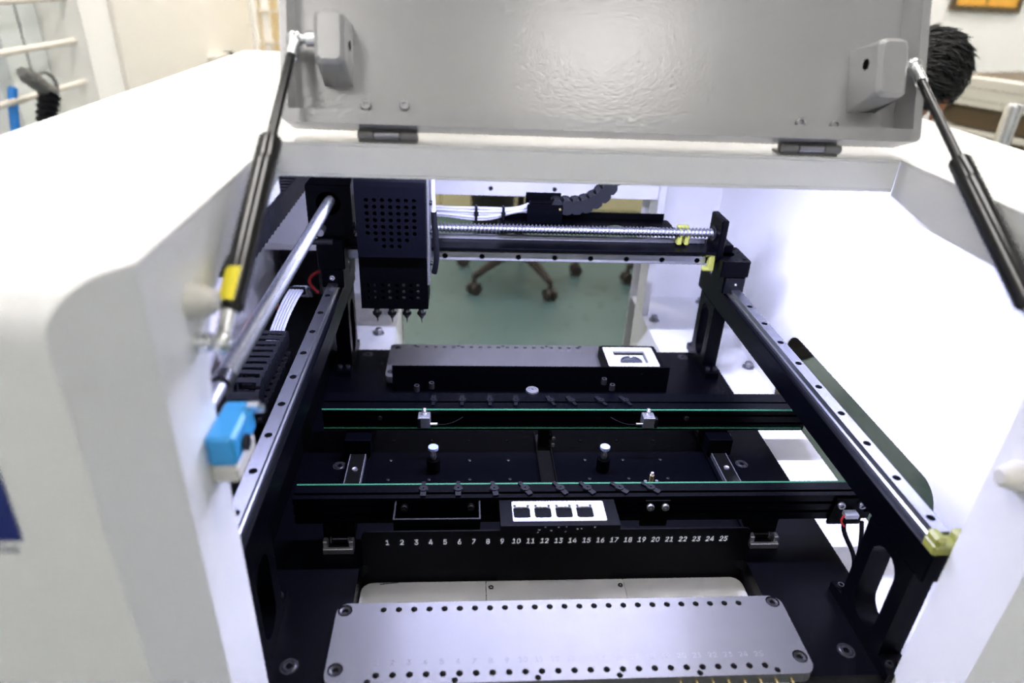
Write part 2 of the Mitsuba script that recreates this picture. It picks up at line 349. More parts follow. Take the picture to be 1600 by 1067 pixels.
# ================================================================ lid
LO = np.array([0, .670, -.127]); LD = np.array([0, .372, .928]); LN = np.array([0, -.928, .372])
LD /= np.linalg.norm(LD); LN /= np.linalg.norm(LN)
def onlid(m):   # local (x, t up the lid, p towards the camera)
    m = tm(m).copy(); v = m.vertices
    m = trimesh.Trimesh(np.outer(v[:, 0], [1, 0, 0]) + np.outer(v[:, 1], LD) + np.outer(v[:, 2], LN) + LO, m.faces, process=False)
    if m.volume < 0: m.invert()
    return m
def lpt(x, tt, p): return np.array([x, 0, 0]) + LO + tt * LD + p * LN
L = thing('lid', 'grey painted lid standing open above the machine', 'lid')
LX0, LX1, LT1 = -.1690, .4560, .42
rim = rr(LX0, -.002, LX1, LT1, .006).difference(sbox(LX0 + .0062, .0105, LX1 - .0085, LT1 - .011))
part(L, 'rim', onlid(pxy(rim, -.032, .0)), 'lid_paint')
part(L, 'panel', onlid(pxy(rr(LX0, -.002, LX1, LT1, .006), -.035, -.032)), 'lid_paint')
def lblock(x0, x1, t0, t1, tb0):
    a = rr(x0, t0, x1, t1, .008); m = m3.Manifold.hull_points(np.vstack([np.c_[np.array(a.exterior.coords), np.full(len(a.exterior.coords), .016)], np.c_[np.array(a.buffer(-.004).exterior.coords), np.full(len(a.buffer(-.004).exterior.coords), .020)],
         [[x0, tb0, -.032], [x1, tb0, -.032], [x0, t1 + .002, -.032], [x1, t1 + .002, -.032]]]))
    return onlid(m)
b1 = part(L, 'hinge_block', lblock(-.1345, -.1073, .0465, .0945, .0385), 'lid_paint', 30)
b2 = part(L, 'hinge_block', lblock(.3950, .4255, .0355, .0905, .0320), 'lid_paint', 30)
part(b2, 'socket_hole', cyl(lpt(.3955, .071, -.002), lpt(.3945, .071, -.002), .0052, 18), 'dark_hole', 40)
part(b1, 'socket_hole', cyl(lpt(-.1078, .071, -.010), lpt(-.1066, .071, -.010), .0045, 18), 'dark_hole', 40)
for x, tt in ((-.0949, .0213), (-.0576, .0226), (.3453, .0191), (.3823, .0178)):
    part(L, 'bolt', onlid(lathe([(0, .004), (.0022, .004), (.0024, .006), (.0042, .006), (.0048, .005), (.0048, 0), (0, 0)], [x, tt, -.032], [0, 0, 1], 14)), 'steel', 30)
for x0, x1 in ((-.101, -.0444), (.3218, .3825)):
    hg = part(L, 'hinge', cat(bx(x0, x1, .684, .705, -.149, -.1465, .0005), bx(x0, x1, .690, .694, -.1475, -.128, .0005)), 'grey_plastic')
    w = (x1 - x0)
    for f0, f1 in ((0, .26), (.28, .70), (.72, 1)):
        part(hg, 'knuckle', cyl([x0 + w * f0, .6825, -.1415], [x0 + w * f1, .6825, -.1415], .0042, 14), 'steel' if f0 == .28 else 'grey_plastic', 40)

# gas struts
def gas_strut(top, bot, blk_x, face_x, label, fr):
    top, bot = np.array(top), np.array(bot); d = bot - top; Ls = np.linalg.norm(d); d = d / Ls
    k = thing('gas_strut', label, 'gas strut')
    part(k, 'rod', cyl(top + d * .022, top + d * (fr * Ls + .02), .0042, 16), 'black_gloss', 40)
    a = top + d * fr * Ls
    part(k, 'cylinder', lathe([(0, 0), (.0085, 0), (.0095, .002), (.0095, .024), (.0090, .0255), (.0090, .027), (.0095, .0285), (.0095, Ls * (1 - fr) - .030), (.006, Ls * (1 - fr) - .024), (0, Ls * (1 - fr) - .024)], a, d, 24), 'black_gloss', 30)
    for c, s, fx in ((top, 1, blk_x), (bot, -1, face_x)):
        part(k, 'ball_socket', cat(ball(c, .0078), cyl(c, c + d * s * .026, .0058, 14)), 'chrome', 40)
        sx = np.sign(fx - c[0])
        part(k, 'ball_stud', cat(lathe([(0, 0), (.0042, 0), (.0042, abs(fx - c[0]) * .45), (.0068, abs(fx - c[0]) * .5), (.0068, abs(fx - c[0])), (0, abs(fx - c[0]))], c, [sx, 0, 0], 14)), 'chrome', 40)
    return k, a, d, Ls * (1 - fr)
sk, sa, sd, sl = gas_strut([-.1560, .7000, -.0600], [-.1640, .4250, -.2310], -.1345, XCL, 'black gas strut holding the lid beside the blue sensor', .40)
f = frame_from(sd); mid = sa + sd * sl * .82; vd = -mid / np.linalg.norm(mid) + np.array([-.75, 0, 0])
a0 = math.atan2(vd @ f[:, 1], vd @ f[:, 0]); ang = np.linspace(a0 - .95, a0 + .95, 9)
lab = []
for s0 in (.70, .85):
    for a_ in ang: lab.append(sa + sd * sl * s0 + .00965 * (np.cos(a_) * f[:, 0] + np.sin(a_) * f[:, 1]))
lab = np.array(lab); n9 = len(ang)
part(sk, 'sticker', trimesh.Trimesh(lab, [t_ for i in range(n9 - 1) for t_ in ([i, i + 1, i + n9 + 1], [i, i + n9 + 1, i + n9])], process=False), 'yellow_label', True, label='yellow warning sticker')
gas_strut([.4440, .6990, -.0610], [.4330, .4250, -.2190], .4255, XCR, 'black gas strut on the right with the silver ball joint', .42)
# bumpers on the cheeks
for c, ax, nm, m_ in (([XCL, .425, -.2000], [1, 0, 0], 'cream round lid bumper above the ball stud', 'cream_plastic'), ([XCR, .405, -.336], [-1, 0, 0], 'yellowish round lid bumper on the right cheek', 'cream_plastic')):
    solo('lid_bumper', lathe([(0, 0), (.0125, 0), (.0125, .004), (.0085, .016), (.006, .018), (0, .018)], c, ax, 20), m_, nm, 'bumper', 30)
# blue door sensor
k = thing('door_sensor', 'blue plastic door sensor on the cheek below the gas strut', 'sensor')
part(k, 'body', bx(-.180, -.1595, .402, .452, -.321, -.296, .0025), 'blue_plastic')
part(k, 'bracket', bx(-.180, -.160, .402, .446, -.336, -.3215, .002), 'cream_plastic')
part(k, 'lever', cyl([-.1585, .420, -.312], [-.1555, .420, -.312], .0065, 14), 'dark_bolt', 40)
for y in (.445, .454): part(k, 'terminal', cyl([-.161, y, -.305 + (.454 - y)], [-.152, y, -.305 + (.454 - y)], .0033, 12), 'chrome', 40)

# ================================================================ base plate
B0 = -.628
BP = thing('base_plate', 'black anodised base plate inside the machine', 'base plate')
bp = rr(-.228, .440, .478, 1.132, .010).difference(rr(-.118, .40, .356, .6065, .016))
part(BP, 'plate', pxy(bp, B0 - .016, B0), 'black_anodised')
for x, y in ((-.1715, .7886), (.4200, .7890), (-.1710, .4668), (.4188, .4690), (-.1711, 1.113), (.4225, 1.1127)):
    part(BP, 'socket_screw', cat(sunk_screw([x, y, B0 + .0004], .0075), washer([x, y, B0], [0, 0, 1], .0072, .0095, .0005)), 'dark_bolt', 30)
for i, x in enumerate((-.100, -.043, .014, .071, .185, .242, .299)):
    for y in (.757, .80, .848): part(BP, 'grid_screw', lathe([(0, .0006), (.0016, .0006), (.0019, .0012), (.0026, .0008), (.0026, 0), (0, 0)], [x, y, B0], [0, 0, 1], 8), 'dark_bolt')

# ================================================================ the two y beams with rails and legs
def hg_rail_y(xc, y0, y1, zt, holes):
    prof_ = Polygon([(-.0075, 0), (-.0075, -.0035), (-.0058, -.0055), (-.0058, -.0085), (-.0075, -.0105), (-.0075, -.015), (.0075, -.015), (.0075, -.0105), (.0058, -.0085), (.0058, -.0055), (.0075, -.0035), (.0075, 0), (.0066, .0), (-.0066, 0)])
    m = mapped(extr(prof_, y1 - y0), [[1, 0, 0], [0, 0, 1], [0, 1, 0]]); m.apply_translation([xc, y0, zt])
    return m
def rail_beam(xr, sgn, label, bolts, y0=.440, y1=1.150):
    k = thing('rail_beam', label, 'rail beam')
    xi, xo = xr - sgn * .0140, xr + sgn * .0105
    part(k, 'beam', bx(min(xi, xo), max(xi, xo), y0, y1, -.4945, -.4585, .0015), 'black_anodised')
    r = part(k, 'rail', hg_rail_y(xr, y0 + .016, y1 - .01, -.444, bolts), 'rail_steel', uv='yx', label='bright steel linear rail')
    for y in bolts: part(r, 'bolt', lathe([(0, .0001), (.0022, .0001), (.0026, .0003), (.0042, .0003), (.0042, -.001), (0, -.001)], [xr, y, -.4440], [0, 0, 1], 18), 'dark_hole')
    for ly0, ly1 in ((.452, .532), (1.055, 1.128)):
        w = (ly1 - ly0); c = (ly0 + ly1) / 2
        leg = Polygon([(ly0, -.4945), (ly1, -.4945), (ly1, -.612), (ly1 + .022, -.616), (ly1 + .022, B0), (ly0 - .022, B0), (ly0 - .022, -.616), (ly0, -.612)])
        hole = rr(c - w * .26, -.606, c + w * .26, -.506, w * .255, 10)
        lg_ = part(k, 'leg', pyz(leg.difference(hole), min(xi, xo), max(xi, xo)), 'black_anodised')
        for yy in (ly0 - .012, ly1 + .012):
            for xx in (xr - .008, xr + .005): part(lg_, 'foot_screw', cap_screw([xr + sgn * (xx - xr), yy, -.6162], [0, 0, 1], .0042, .006), 'dark_bolt', 30)
    return k
RXR, RXL = .4545, -.2045
rk = rail_beam(RXR, 1, 'black rail beam along the bright right wall', [1.012 - .0 - .06 * i + .0 for i in range(9) if True][0:9] if False else [.9506 - .0595 * i for i in range(9)])
lk = rail_beam(RXL, -1, 'black rail beam under the long drive screw', [.9700 - .0600 * i for i in range(9)])
def end_stop(c, sx, label):
    x, y, z = c
    k = thing('end_stop', label, 'end stop')
    part(k, 'block', cat(bx(x - .017, x + .017, y - .009, y + .009, z, z + .012, .002), bx(x - .017, x - .006, y - .009, y + .009, z + .010, z + .021, .003), bx(x + .006, x + .017, y - .009, y + .009, z + .010, z + .021, .003)), 'yellow_rubber')
end_stop([RXR, .4475, -.4585], 1, 'greenish yellow plastic end stop at the near end of the right rail')

# ================================================================ x gantry
G = thing('gantry', 'black gantry bridge with steel rail and threaded drive screw', 'gantry')
part(G, 'beam', bx(-.215, .432, 1.0585, 1.098, -.4150, -.3905, .001), 'black_anodised')
part(G, 'cover_plate', cat(bx(-.215, .425, 1.032, 1.100, -.3905, -.3855, .0012)), 'black_anodised')
part(G, 'upper_rail', bx(-.20, .41, 1.0720, 1.0790, -.3855, -.3775, .0012), 'rail_steel', uv='xz', label='narrow bright steel rail under the screw')
xr_prof = sbox(-.20, -.4145, .4085, -.3985)
xh = [-.0868 + .0600 * i - .0 for i in range(-1, 9)]
gr = part(G, 'rail', bx(-.20, .4085, 1.0505, 1.0585, -.4145, -.3985, .0012), 'rail_steel', uv='xz', label='bright steel linear rail with bolt holes')
for i in range(8):
    x = -.0272 + .0600 * i
    part(gr, 'bolt', lathe([(0, .0001), (.0022, .0001), (.0024, .0004), (.0043, .0004), (.0043, -.001), (0, -.001)], [x, 1.0503, -.4067], [0, -1, 0], 18), 'dark_hole')
part(G, 'drive_screw', helix([-.21, 1.060, -.3620], [.424, 1.060, -.3620], .0086, .0030, .0062, 1, 22, 10), 'screw_steel', 55, label='steel ball screw with coarse thread')
part(G, 'bearing_block', bx(.4165, .428, 1.030, 1.085, -.3985, -.3310, .002), 'black_anodised')
part(G, 'bearing', washer([.4163, 1.060, -.362], [-1, 0, 0], .008, .0125, .002), 'dark_bolt', 40)
eb = pxy(rr(.4225, 1.012, .470, 1.082, .003).difference(Point(.4415, 1.050).buffer(.0125)), -.4200, -.3935)
ebk = part(G, 'end_block', cat(eb, bx(.4235, .469, 1.013, 1.081, -.4195, -.4130, .0005)), 'black_anodised')
for x, y in ((.430, 1.024), (.462, 1.024), (.462, 1.073), (.430, 1.073)):
    part(ebk, 'screw', lathe([(0, .0003), (.0028, .0003), (.0028, -.001), (0, -.001)], [x, y, -.3933], [0, 0, 1], 14), 'dark_hole')
part(G, 'stepped_plate', bx(.428, .452, 1.052, 1.095, -.3935, -.3800, .001), 'black_anodised')
cg = part(G, 'carriage', bx(.4320, .4690, 1.018, 1.075, -.4520, -.4205, .0012), 'black_anodised')
part(cg, 'grease_nipple', cat(cyl([.4515, 1.018, -.434], [.4515, 1.015, -.434], .0042, 12), ball([.4515, 1.0135, -.434], .0026, 1)), 'chrome', 40)
part(G, 'wiper', bx(.4345, .4665, 1.0140, 1.0178, -.4515, -.4225, .001), 'black_plastic')
# left end of the gantry: nut block, carriage
nut_hole = Point(-.2040, -.318).buffer(.0185)
part(G, 'nut_block', cat(pxz(sbox(-.2365, -.372, -.1690, -.290).difference(nut_hole), 1.030, 1.090)), 'black_anodised')
part(G, 'nut_cap', pxz(Polygon([(-.2365, -.290), (-.1690, -.290), (-.1665, -.279), (-.2275, -.279)]), 1.033, 1.100), 'black_anodised')
part(G, 'nut_back', bx(-.2365, -.1690, 1.085, 1.10, -.372, -.290, .0005), 'black_matte')
part(G, 'end_block', bx(-.2250, -.1830, 1.016, 1.085, -.4200, -.372, .0012), 'black_anodised')
cl = part(G, 'carriage', bx(-.2220, -.1870, 1.018, 1.075, -.4520, -.4205, .0012), 'black_anodised')
part(cl, 'grease_nipple', cat(cyl([-.2045, 1.018, -.434], [-.2045, 1.015, -.434], .0042, 12), ball([-.2045, 1.0135, -.434], .0026, 1)), 'chrome', 40)
part(G, 'coupler', cyl([-.2150, 1.028, -.3560], [-.2150, 1.005, -.3560], .006, 14), 'steel', 40)
part(G, 'coupler', cyl([-.2330, 1.018, -.3750], [-.1990, 1.018, -.3750], .0048, 12), 'dark_bolt', 40)
# chain tray
tray = rr(.06, 1.052, .356, 1.128, .004).difference(Point(.259, 1.088).buffer(.0140)).difference(Point(.319, 1.082).buffer(.0150))
part(G, 'chain_tray', cat(pxy(tray, -.3655, -.3630), bx(-.05, .349, 1.126, 1.129, -.3635, -.3520, .0008)), 'black_sheet')
solo('end_stop', cat(bx(.4000, .4185, 1.0360, 1.0485, -.4205, -.4145, .0015), bx(.4085, .4185, 1.0360, 1.0485, -.4205, -.3890, .0015), bx(.4000, .4185, 1.0360, 1.0485, -.3950, -.3890, .0015)), 'yellow_rubber', 'greenish yellow plastic end stop on the right end of the gantry rail', 'end stop')
_used['end_stop'] = 2
solo('end_stop', cat(bx(.3560, .3640, 1.0560, 1.0710, -.3830, -.3560, .0015), bx(.3690, .3760, 1.0560, 1.0710, -.3830, -.3560, .0015), bx(.3560, .3760, 1.0670, 1.0735, -.3830, -.3520, .0015)), 'yellow_rubber', 'greenish yellow plastic clip under the gantry screw', 'end stop')
_used['end_stop'] = 3

# long y drive screw
k = thing('drive_screw', 'long steel screw running back above the left rail', 'drive screw')
part(k, 'thread', helix([-.204, .522, -.318], [-.204, 1.045, -.318], .0088, .0016, .0030, 1, 22, 7), 'screw_steel', 60)
part(k, 'collar', cyl([-.204, .507, -.318], [-.204, .522, -.318], .0098, 20), 'dark_bolt', 40)
part(k, 'journal', cyl([-.204, .470, -.318], [-.204, .507, -.318], .0068, 18), 'screw_steel', 40)

# ================================================================ placement head
Hd = thing('placement_head', 'black perforated placement head with four nozzles', 'placement head')
def round_front(z0, z1, y0, yb, x0, x1, r):
    p = sbox(y0, z0, yb, z1)
    return pyz(p.difference(sbox(y0, z1 - r, y0 + r, z1).difference(Point(y0 + r, z1 - r).buffer(r, quad_segs=10))), x0, x1)
YH = .958
hx0, hx1 = -.1525, -.0525
zc0, zc1 = -.3755, -.222
holes = []
for r_ in range(8):
    cols = range(7) if r_ < 6 else (range(1, 6) if r_ == 6 else range(2, 5))
    for c_ in cols: holes.append((hx0 + .0160 + .01125 * c_, -.2890 - .00985 * r_))
face = sbox(hx0, zc0, hx1, -.272).difference(union_all([Point(p).buffer(.0031, quad_segs=4) for p in holes]))
part(Hd, 'cover', cat(pxz(face, YH, YH + .002), round_front(-.272, zc1, YH, YH + .085, hx0, hx1, .048), bx(hx0, hx0 + .002, YH + .002, YH + .080, zc0, -.272, .0003), bx(hx1 - .002, hx1, YH + .002, YH + .080, zc0, -.272, .0003), bx(hx0, hx1, YH + .002, YH + .080, zc0 - .001, zc0 + .001, .0003)), 'head_black')
part(Hd, 'cover_lining', bx(hx0 + .003, hx1 - .003, YH + .006, YH + .010, zc0 + .002, -.262, .0003), 'dark_hole')
lx0, lx1 = -.1545, -.0515
lholes = [(lx0 + .0125 + .0107 * c_, -.4265 - .0105 * r_) for r_ in range(3) for c_ in range(8)]
lface = sbox(lx0, -.4660, lx1, -.374).difference(union_all([Point(p).buffer(.0030, quad_segs=4) for p in lholes]))
part(Hd, 'lower_cover', cat(pxz(lface, YH + .014, YH + .016), bx(lx0, lx0 + .002, YH + .016, YH + .075, -.4660, -.374, .0003), bx(lx1 - .002, lx1, YH + .016, YH + .075, -.4660, -.374, .0003)), 'black_sheet')
part(Hd, 'valve_row', cat(*[bx(lx0 + .012 + .0235 * i, lx0 + .022 + .0235 * i, YH + .022, YH + .040, -.455, -.41, .002) for i in range(4)]), 'steel')
part(Hd, 'backing', bx(lx0 + .002, lx1 - .002, YH + .042, YH + .070, -.4640, -.24, .0006), 'black_matte')
part(Hd, 'side_plate', bx(hx1, hx1 + .004, YH + .012, YH + .072, -.4250, -.235, .001), 'steel', uv='yz')
for z in (-.255, -.30, -.345, -.395): part(Hd, 'side_screw', cap_screw([hx1 + .004, YH + .030, z], [1, 0, 0], .0035, .004), 'dark_bolt', 30)
for i in range(4):
    x = -.1330 + .0233 * i
    nz = part(Hd, 'nozzle', lathe([(0, 0), (.0052, 0), (.0052, -.010), (.0048, -.0105), (.0048, -.0155), (.0072, -.0165), (.0072, -.0195), (.0035, -.0235), (.0026, -.0260), (0, -.0260)], [x, YH + .030, -.4625], [0, 0, 1], 18), 'dark_bolt', 30)
    part(nz, 'needle', lathe([(0, 0), (.0012, 0), (.0014, -.003), (.0004, -.0095), (0, -.0095)], [x, YH + .030, -.4880], [0, 0, 1], 10), 'steel', 40)
    part(nz, 'sleeve', cyl([x, YH + .030, -.4732], [x, YH + .030, -.4780], .0050, 16), 'chrome', 40)
sl_ = [[hx1 + .0085, YH + .050, -.235], [hx1 + .0085, YH + .048, -.275], [hx1 + .0095, YH + .044, -.318]]
part(Hd, 'hose', tube(spline(sl_, 10), .0036, 10), 'cable_white', 40, label='white braided hose on the head side')
part(Hd, 'hose', tube(spline([[hx1 + .0095, YH + .044, -.318], [hx1 + .0125, YH + .040, -.355], [hx1 + .0130, YH + .038, -.395], [hx1 + .0095, YH + .040, -.415]], 14), .0046, 10), 'black_plastic', 40, label='black sleeve of the hose')

# ================================================================ cable chains
def link_mesh(Lk, h, w):      # local: x along the chain, y across (w), z up
    s = rr(-Lk * .58, -h / 2, Lk * .58, h / 2, h * .3, 3)
    sides = [pxz(s, y0, y0 + w * .14) for y0 in (-w / 2, w / 2 - w * .14)]
    bars = [bx(-Lk * .30, Lk * .30, -w * .38, w * .38, z0, z0 + h * .09, .0003) for z0 in (-h / 2 + .0006, h / 2 - h * .09 - .0006)]
    return cat(*sides, *bars)
def chain(label, pts, side, Lk, h, w, cname='cable_chain', cables=None, cap=None):
    k = thing(cname, label, 'cable chain')
    pts = np.asarray(pts, float); s = np.r_[0, np.cumsum(np.linalg.norm(np.diff(pts, axis=0), axis=1))]
    n = int(s[-1] / Lk); base = link_mesh(Lk, h, w); side = np.array(side, float)
    for i in range(n):
        a = np.array([np.interp(i * Lk, s, pts[:, j]) for j in range(3)]); b = np.array([np.interp((i + 1) * Lk, s, pts[:, j]) for j in range(3)])
        x = (b - a) / np.linalg.norm(b - a); y = side - x * (side @ x); y /= np.linalg.norm(y); z = np.cross(x, y)
        M = np.stack([x, y, z], 1); c = (a + b) / 2
        m = trimesh.Trimesh(base.vertices @ M.T * (1.0 if i % 2 else .985) + c, base.faces, process=False)
        part(k, 'link', m, 'chain_plastic')
    return k
th = np.linspace(-np.pi / 2, np.pi / 2, 30)
arc = [[.185 + .068 * math.cos(a), 1.118, -.2700 + .068 * math.sin(a)] for a in th]
ck = chain('black cable chain curving up from the gantry tray', [[.150, 1.118, -.338]] + arc + [[.0, 1.118, -.202]], [0, 1, 0], .0165, .024, .034)
cbx = part(ck, 'end_box', cat(bx(.1075, .1675, 1.100, 1.103, -.3620, -.3330, .0006), bx(.1075, .1675, 1.133, 1.136, -.3620, -.3220, .0006), bx(.1075, .1675, 1.100, 1.136, -.3640, -.3610, .0006), bx(.112, .160, 1.108, 1.13, -.337, -.332, .001)), 'black_anodised', label='black cable clamp box')
part(cbx, 'rivet', cyl([.1625, 1.1005, -.3395], [.1625, 1.0985, -.3395], .0020, 12), 'brass', 40)
ck2 = chain('black cable chain hugging the left inner wall', [[-.288, .80, -.327], [-.288, 1.36, -.327]], [1, 0, 0], .0175, .038, .030)
th = np.linspace(np.pi / 2, 3 * np.pi / 2, 16)
ck3 = chain('black cable chain loop lying low beside the left rail', [[-.272, .905, -.482], [-.274, .785, -.482]] + [[-.275, .772 + .022 * math.cos(a), -.504 + .022 * math.sin(a)] for a in th] + [[-.275, .93, -.526]], [1, 0, 0], .016, .026, .040)
def bundle(label, paths, r, m_, ties=()):
    k = thing('cable_bundle', label, 'cable bundle')
    for p in paths: part(k, 'cable', tube(spline(p, 20), r, 8), m_, 40)
    for c, ax, rad in ties: part(k, 'cable_tie', washer(c, ax, rad * .85, rad, .004), 'black_plastic', 40)
    return k
paths = []
for i in range(5):
    z = -.3465 - .0043 * i; y = 1.118 - .003 * (i % 2)
    paths.append([[-.06, y, z + .002], [.0, y, z], [.05, y, z], [.078, y, z * .5 + -.352 * .5 + .003], [.112, y, -.350 - .0035 * (i - 2) + .006]])
bundle('white cables lying in the gantry tray behind the screw', paths, .0027, 'cable_white', [])
kk = 'cable_bundle'
for x in (.0235, .0690): part(kk, 'cable_tie', cat(bx(x - .002, x + .002, 1.1085, 1.124, -.3690, -.3420, .001), bx(x - .0035, x + .0035, 1.1075, 1.112, -.3580, -.3500, .001)), 'black_plastic')
paths = []
for i in range(5):
    dx = .014 - .0045 * 2 + .0045 * i
    paths.append([[-.284 + dx, .880, -.482], [-.284 + dx, .93, -.474 + .001 * i], [-.281 + dx, 1.00, -.462], [-.279 + dx, 1.055, -.468], [-.280 + dx, 1.09, -.50]])
bundle('white cables rising from the low cable chain', paths, .0026, 'cable_white')
part('cable_bundle_001', 'cable_tie', bx(-.283, -.252, 1.028, 1.033, -.470, -.457, .001), 'black_plastic')
solo('orange_hose', tube(spline([[-.322, .72, -.520], [-.322, .88, -.492], [-.320, .98, -.484], [-.316, 1.05, -.500], [-.312, 1.10, -.535]], 24), .0048, 10), 'orange_tube', 'orange air hose behind the long drive screw', 'hose', 40)
solo('cable_tray', cat(bx(-.345, -.2295, .47, 1.19, -.545, -.5425, .0005), bx(-.2310, -.2285, .47, 1.19, -.6440, -.4960, .0005)), 'black_sheet', 'black sheet metal tray left of the left rail', 'tray')
k = thing('motor_cover', 'white sheet metal cover under the wall cable chain', 'cover')
part(k, 'shell', pyz(Polygon([(1.205, -.461), (1.205, -.450), (1.208, -.448), (1.36, -.390), (1.425, -.390), (1.425, -.393), (1.36, -.393), (1.2085, -.4512), (1.2085, -.461)]), -.360, -.268), 'white_inner')
part(k, 'motor', bx(-.350, -.275, 1.26, 1.42, -.6445, -.47, .004), 'black_plastic', label='black motor under the cover')
part(k, 'grommet', lathe([(.004, 0), (.010, 0), (.009, .008), (.004, .008), (.004, 0)], [-.300, 1.352, -.394], [0, -.35, .93], 14), 'black_plastic', 40)
k = thing('drag_motor', 'dark stepper motor behind the left end of the gantry', 'motor')
part(k, 'body', bx(-.262, -.205, 1.19, 1.25, -.520, -.462, .004), 'black_plastic'); part(k, 'lead', tube(spline([[-.262, 1.20, -.50], [-.28, 1.19, -.51], [-.262, 1.17, -.53]], 10), .003, 8), 'red_wire', 40)

# ================================================================ conveyor rails
CT = -.552
def conveyor(label, y_in, y_out, sgn, clamps, skew):
    """sgn +1: the belt faces away from the camera (near rail)."""
    k = thing('conveyor_rail', label, 'conveyor rail')
    ya, yb = min(y_in, y_out), max(y_in, y_out)
    p = sbox(ya, -.5905, yb, CT)
    for z in (-.5620, -.5760): p = p.difference(sbox(ya - .001, z - .0042, ya + .0045, z)).difference(sbox(yb - .0045, z - .0042, yb + .001, z))
    p = p.difference(sbox((ya + yb) / 2 - .0055, CT - .0035, (ya + yb) / 2 - .0015, CT + .01))
    part(k, 'profile', pyz(p, -.196, .520), 'black_anodised')
    yb0 = y_in + (.0004 if sgn > 0 else -.0036)
    part(k, 'belt', bx(-.196, .515, yb0, yb0 + .0032, CT - .0018, CT - .0002, .0003), 'green_belt')
    part(k, 'belt', bx(-.196, .515, yb0, yb0 + .0032, -.5855, -.5840, .0003), 'green_belt')
    part(k, 'belt_shelf', bx(-.190, .512, min(y_in, yb0), max(yb0 + .0032, y_in), CT - .0070, CT - .0022, .0003), 'black_sheet')
    for x, a in zip(clamps, skew):
        yc = (ya + yb) / 2 + sgn * .002
        c_, s_ = math.cos(a), math.sin(a)
        arm = affinity.rotate(union_all([rr(-.0024, -.0005, .0024, .0135, .001), rr(-.0034, -.0125, .0034, .0, .001), Point(0, 0).buffer(.0056)]), math.degrees(a), origin=(0, 0))
        arm = affinity.translate(arm.difference(Point(0, 0).buffer(.0011)), x, yc)
        if sgn < 0: arm = affinity.scale(arm, 1, -1, origin=(x, yc))
        cl_ = part(k, 'board_clamp', cat(pxy(arm, CT + .0004, CT + .0026), washer([x, yc, CT + .0026], [0, 0, 1], .0011, .0052, .0012)), 'black_plastic')
    return k
cn = conveyor('near black conveyor rail carrying the white nozzle tray', .6560, .6320, 1, (-.0435, -.0017, .042, .0796, .1229, .1563, .1964, .2358), (0, 0, .15, .5, .55, .6, .75, .8))
cf = conveyor('far black conveyor rail with the two metal sensor blocks', .8230, .8640, -1, (-.0392, .0023, .0431, .0811, .1329, .1637, .2081, .2451), (0, 0, 0, .05, -.35, -.45, -.5, -.5))
for x in (-.115, .335): part(cf, 'screw', cap_screw([x, .8230, -.568], [0, -1, 0], .0038, .003), 'dark_bolt', 30)
for x, y in ((-.065, .868), (-.0435, .876), (.221, .890), (.2305, .873)):
    part(cf, 'knob', cap_screw([x, y, CT + .001], [0, 0, 1], .0045, .010), 'dark_bolt', 30)
solo('thumb_nut', lathe([(.002, .0035), (.004, .0035), (.0095, .003), (.0100, .0015), (.0100, 0), (0, 0), (0, .001), (.002, .001), (.002, .0035)], [.1080, .8695, CT + .0003], [0, 0, 1], 24), 'steel', 'round silver thumb nut on the far conveyor rail', 'nut', 40)
# sensor blocks
for x, s, lb in ((-.0512, 1, 'small metal sensor block near the left end of the far rail'), (.2740, -1, 'small metal sensor block near the right end of the far rail')):
    k = thing('sensor_block', lb, 'sensor')
    part(k, 'body', cat(bx(x - .0088, x + .0088, .8040, .8225, -.5740, -.5560, .0008)), 'steel')
    part(k, 'slot', bx(x - s * .0088 - .0012, x - s * .0088 + .0042, .8032, .8120, -.5735, -.5570, .001), 'black_plastic')
    part(k, 'screw', cat(cyl([x, .8150, -.5560], [x, .8150, -.5505], .0036, 14), lathe([(0, 0), (.0025, .0), (.003, .003), (.0015, .004), (0, .004)], [x, .8150, -.5505], [0, 0, 1], 12)), 'chrome', 40)
    part(k, 'plug', cyl([x + s * .0085, .8070, -.5680], [x + s * .0185, .8070, -.5680], .0020, 10), 'cream_plastic' if s > 0 else 'steel', 40)
    part(k, 'lead', tube(spline([[x + s * .0185, .8070, -.5680], [x + s * .030, .8070, -.5685], [x + s * .045, .810, -.5650], [x + s * .055, .8160, -.5620]], 12), .0007, 6), 'black_plastic', 40)
# support pins
for x, lb in ((-.0374, 'magnetic support pin with pale blue cap on the left of the base'), (.2068, 'magnetic support pin with pale blue cap on the right of the base')):
    k = thing('support_pin', lb, 'support pin', None)
    part(k, 'base', lathe([(0, 0), (.0090, 0), (.0095, .001), (.0095, .020), (.0088, .021), (0, .021)], [x, .7775, B0], [0, 0, 1], 22), 'black_sheet', 40)
    part(k, 'neck', lathe([(0, 0), (.0035, 0), (.005, .004), (.0045, .0085), (.003, .012), (.003, .016), (0, .016)], [x, .7775, B0 + .021], [0, 0, 1], 16), 'chrome', 40)
    part(k, 'cap', lathe([(0, 0), (.0070, 0), (.0074, .001), (.0072, .0045), (.0066, .005), (.0060, .0044), (0, .0044)], [x, .7775, B0 + .0375], [0, 0, 1], 22), 'cap_blue', 40)
k = thing('centring_pin', 'small brass and chrome locating pin just behind the near rail', 'pin')
part(k, 'flange', cat(lathe([(0, .004), (.004, .004), (.0085, .003), (.0085, 0), (0, 0)], [.2680, .7380, B0], [0, 0, 1], 18), *[cyl([.2680 + .008 * sx, .7380, B0], [.2680 + .008 * sx, .7380, B0 + .012], .0022, 10) for sx in (-1, 1)]), 'chrome', 40)
part(k, 'stem', cyl([.2680, .7380, B0 + .004], [.2680, .7380, B0 + .022], .0032, 12), 'brass', 40)
part(k, 'tip', cyl([.2680, .7380, B0 + .022], [.2680, .7380, B0 + .0265], .0020, 10), 'pcb_white', 40)
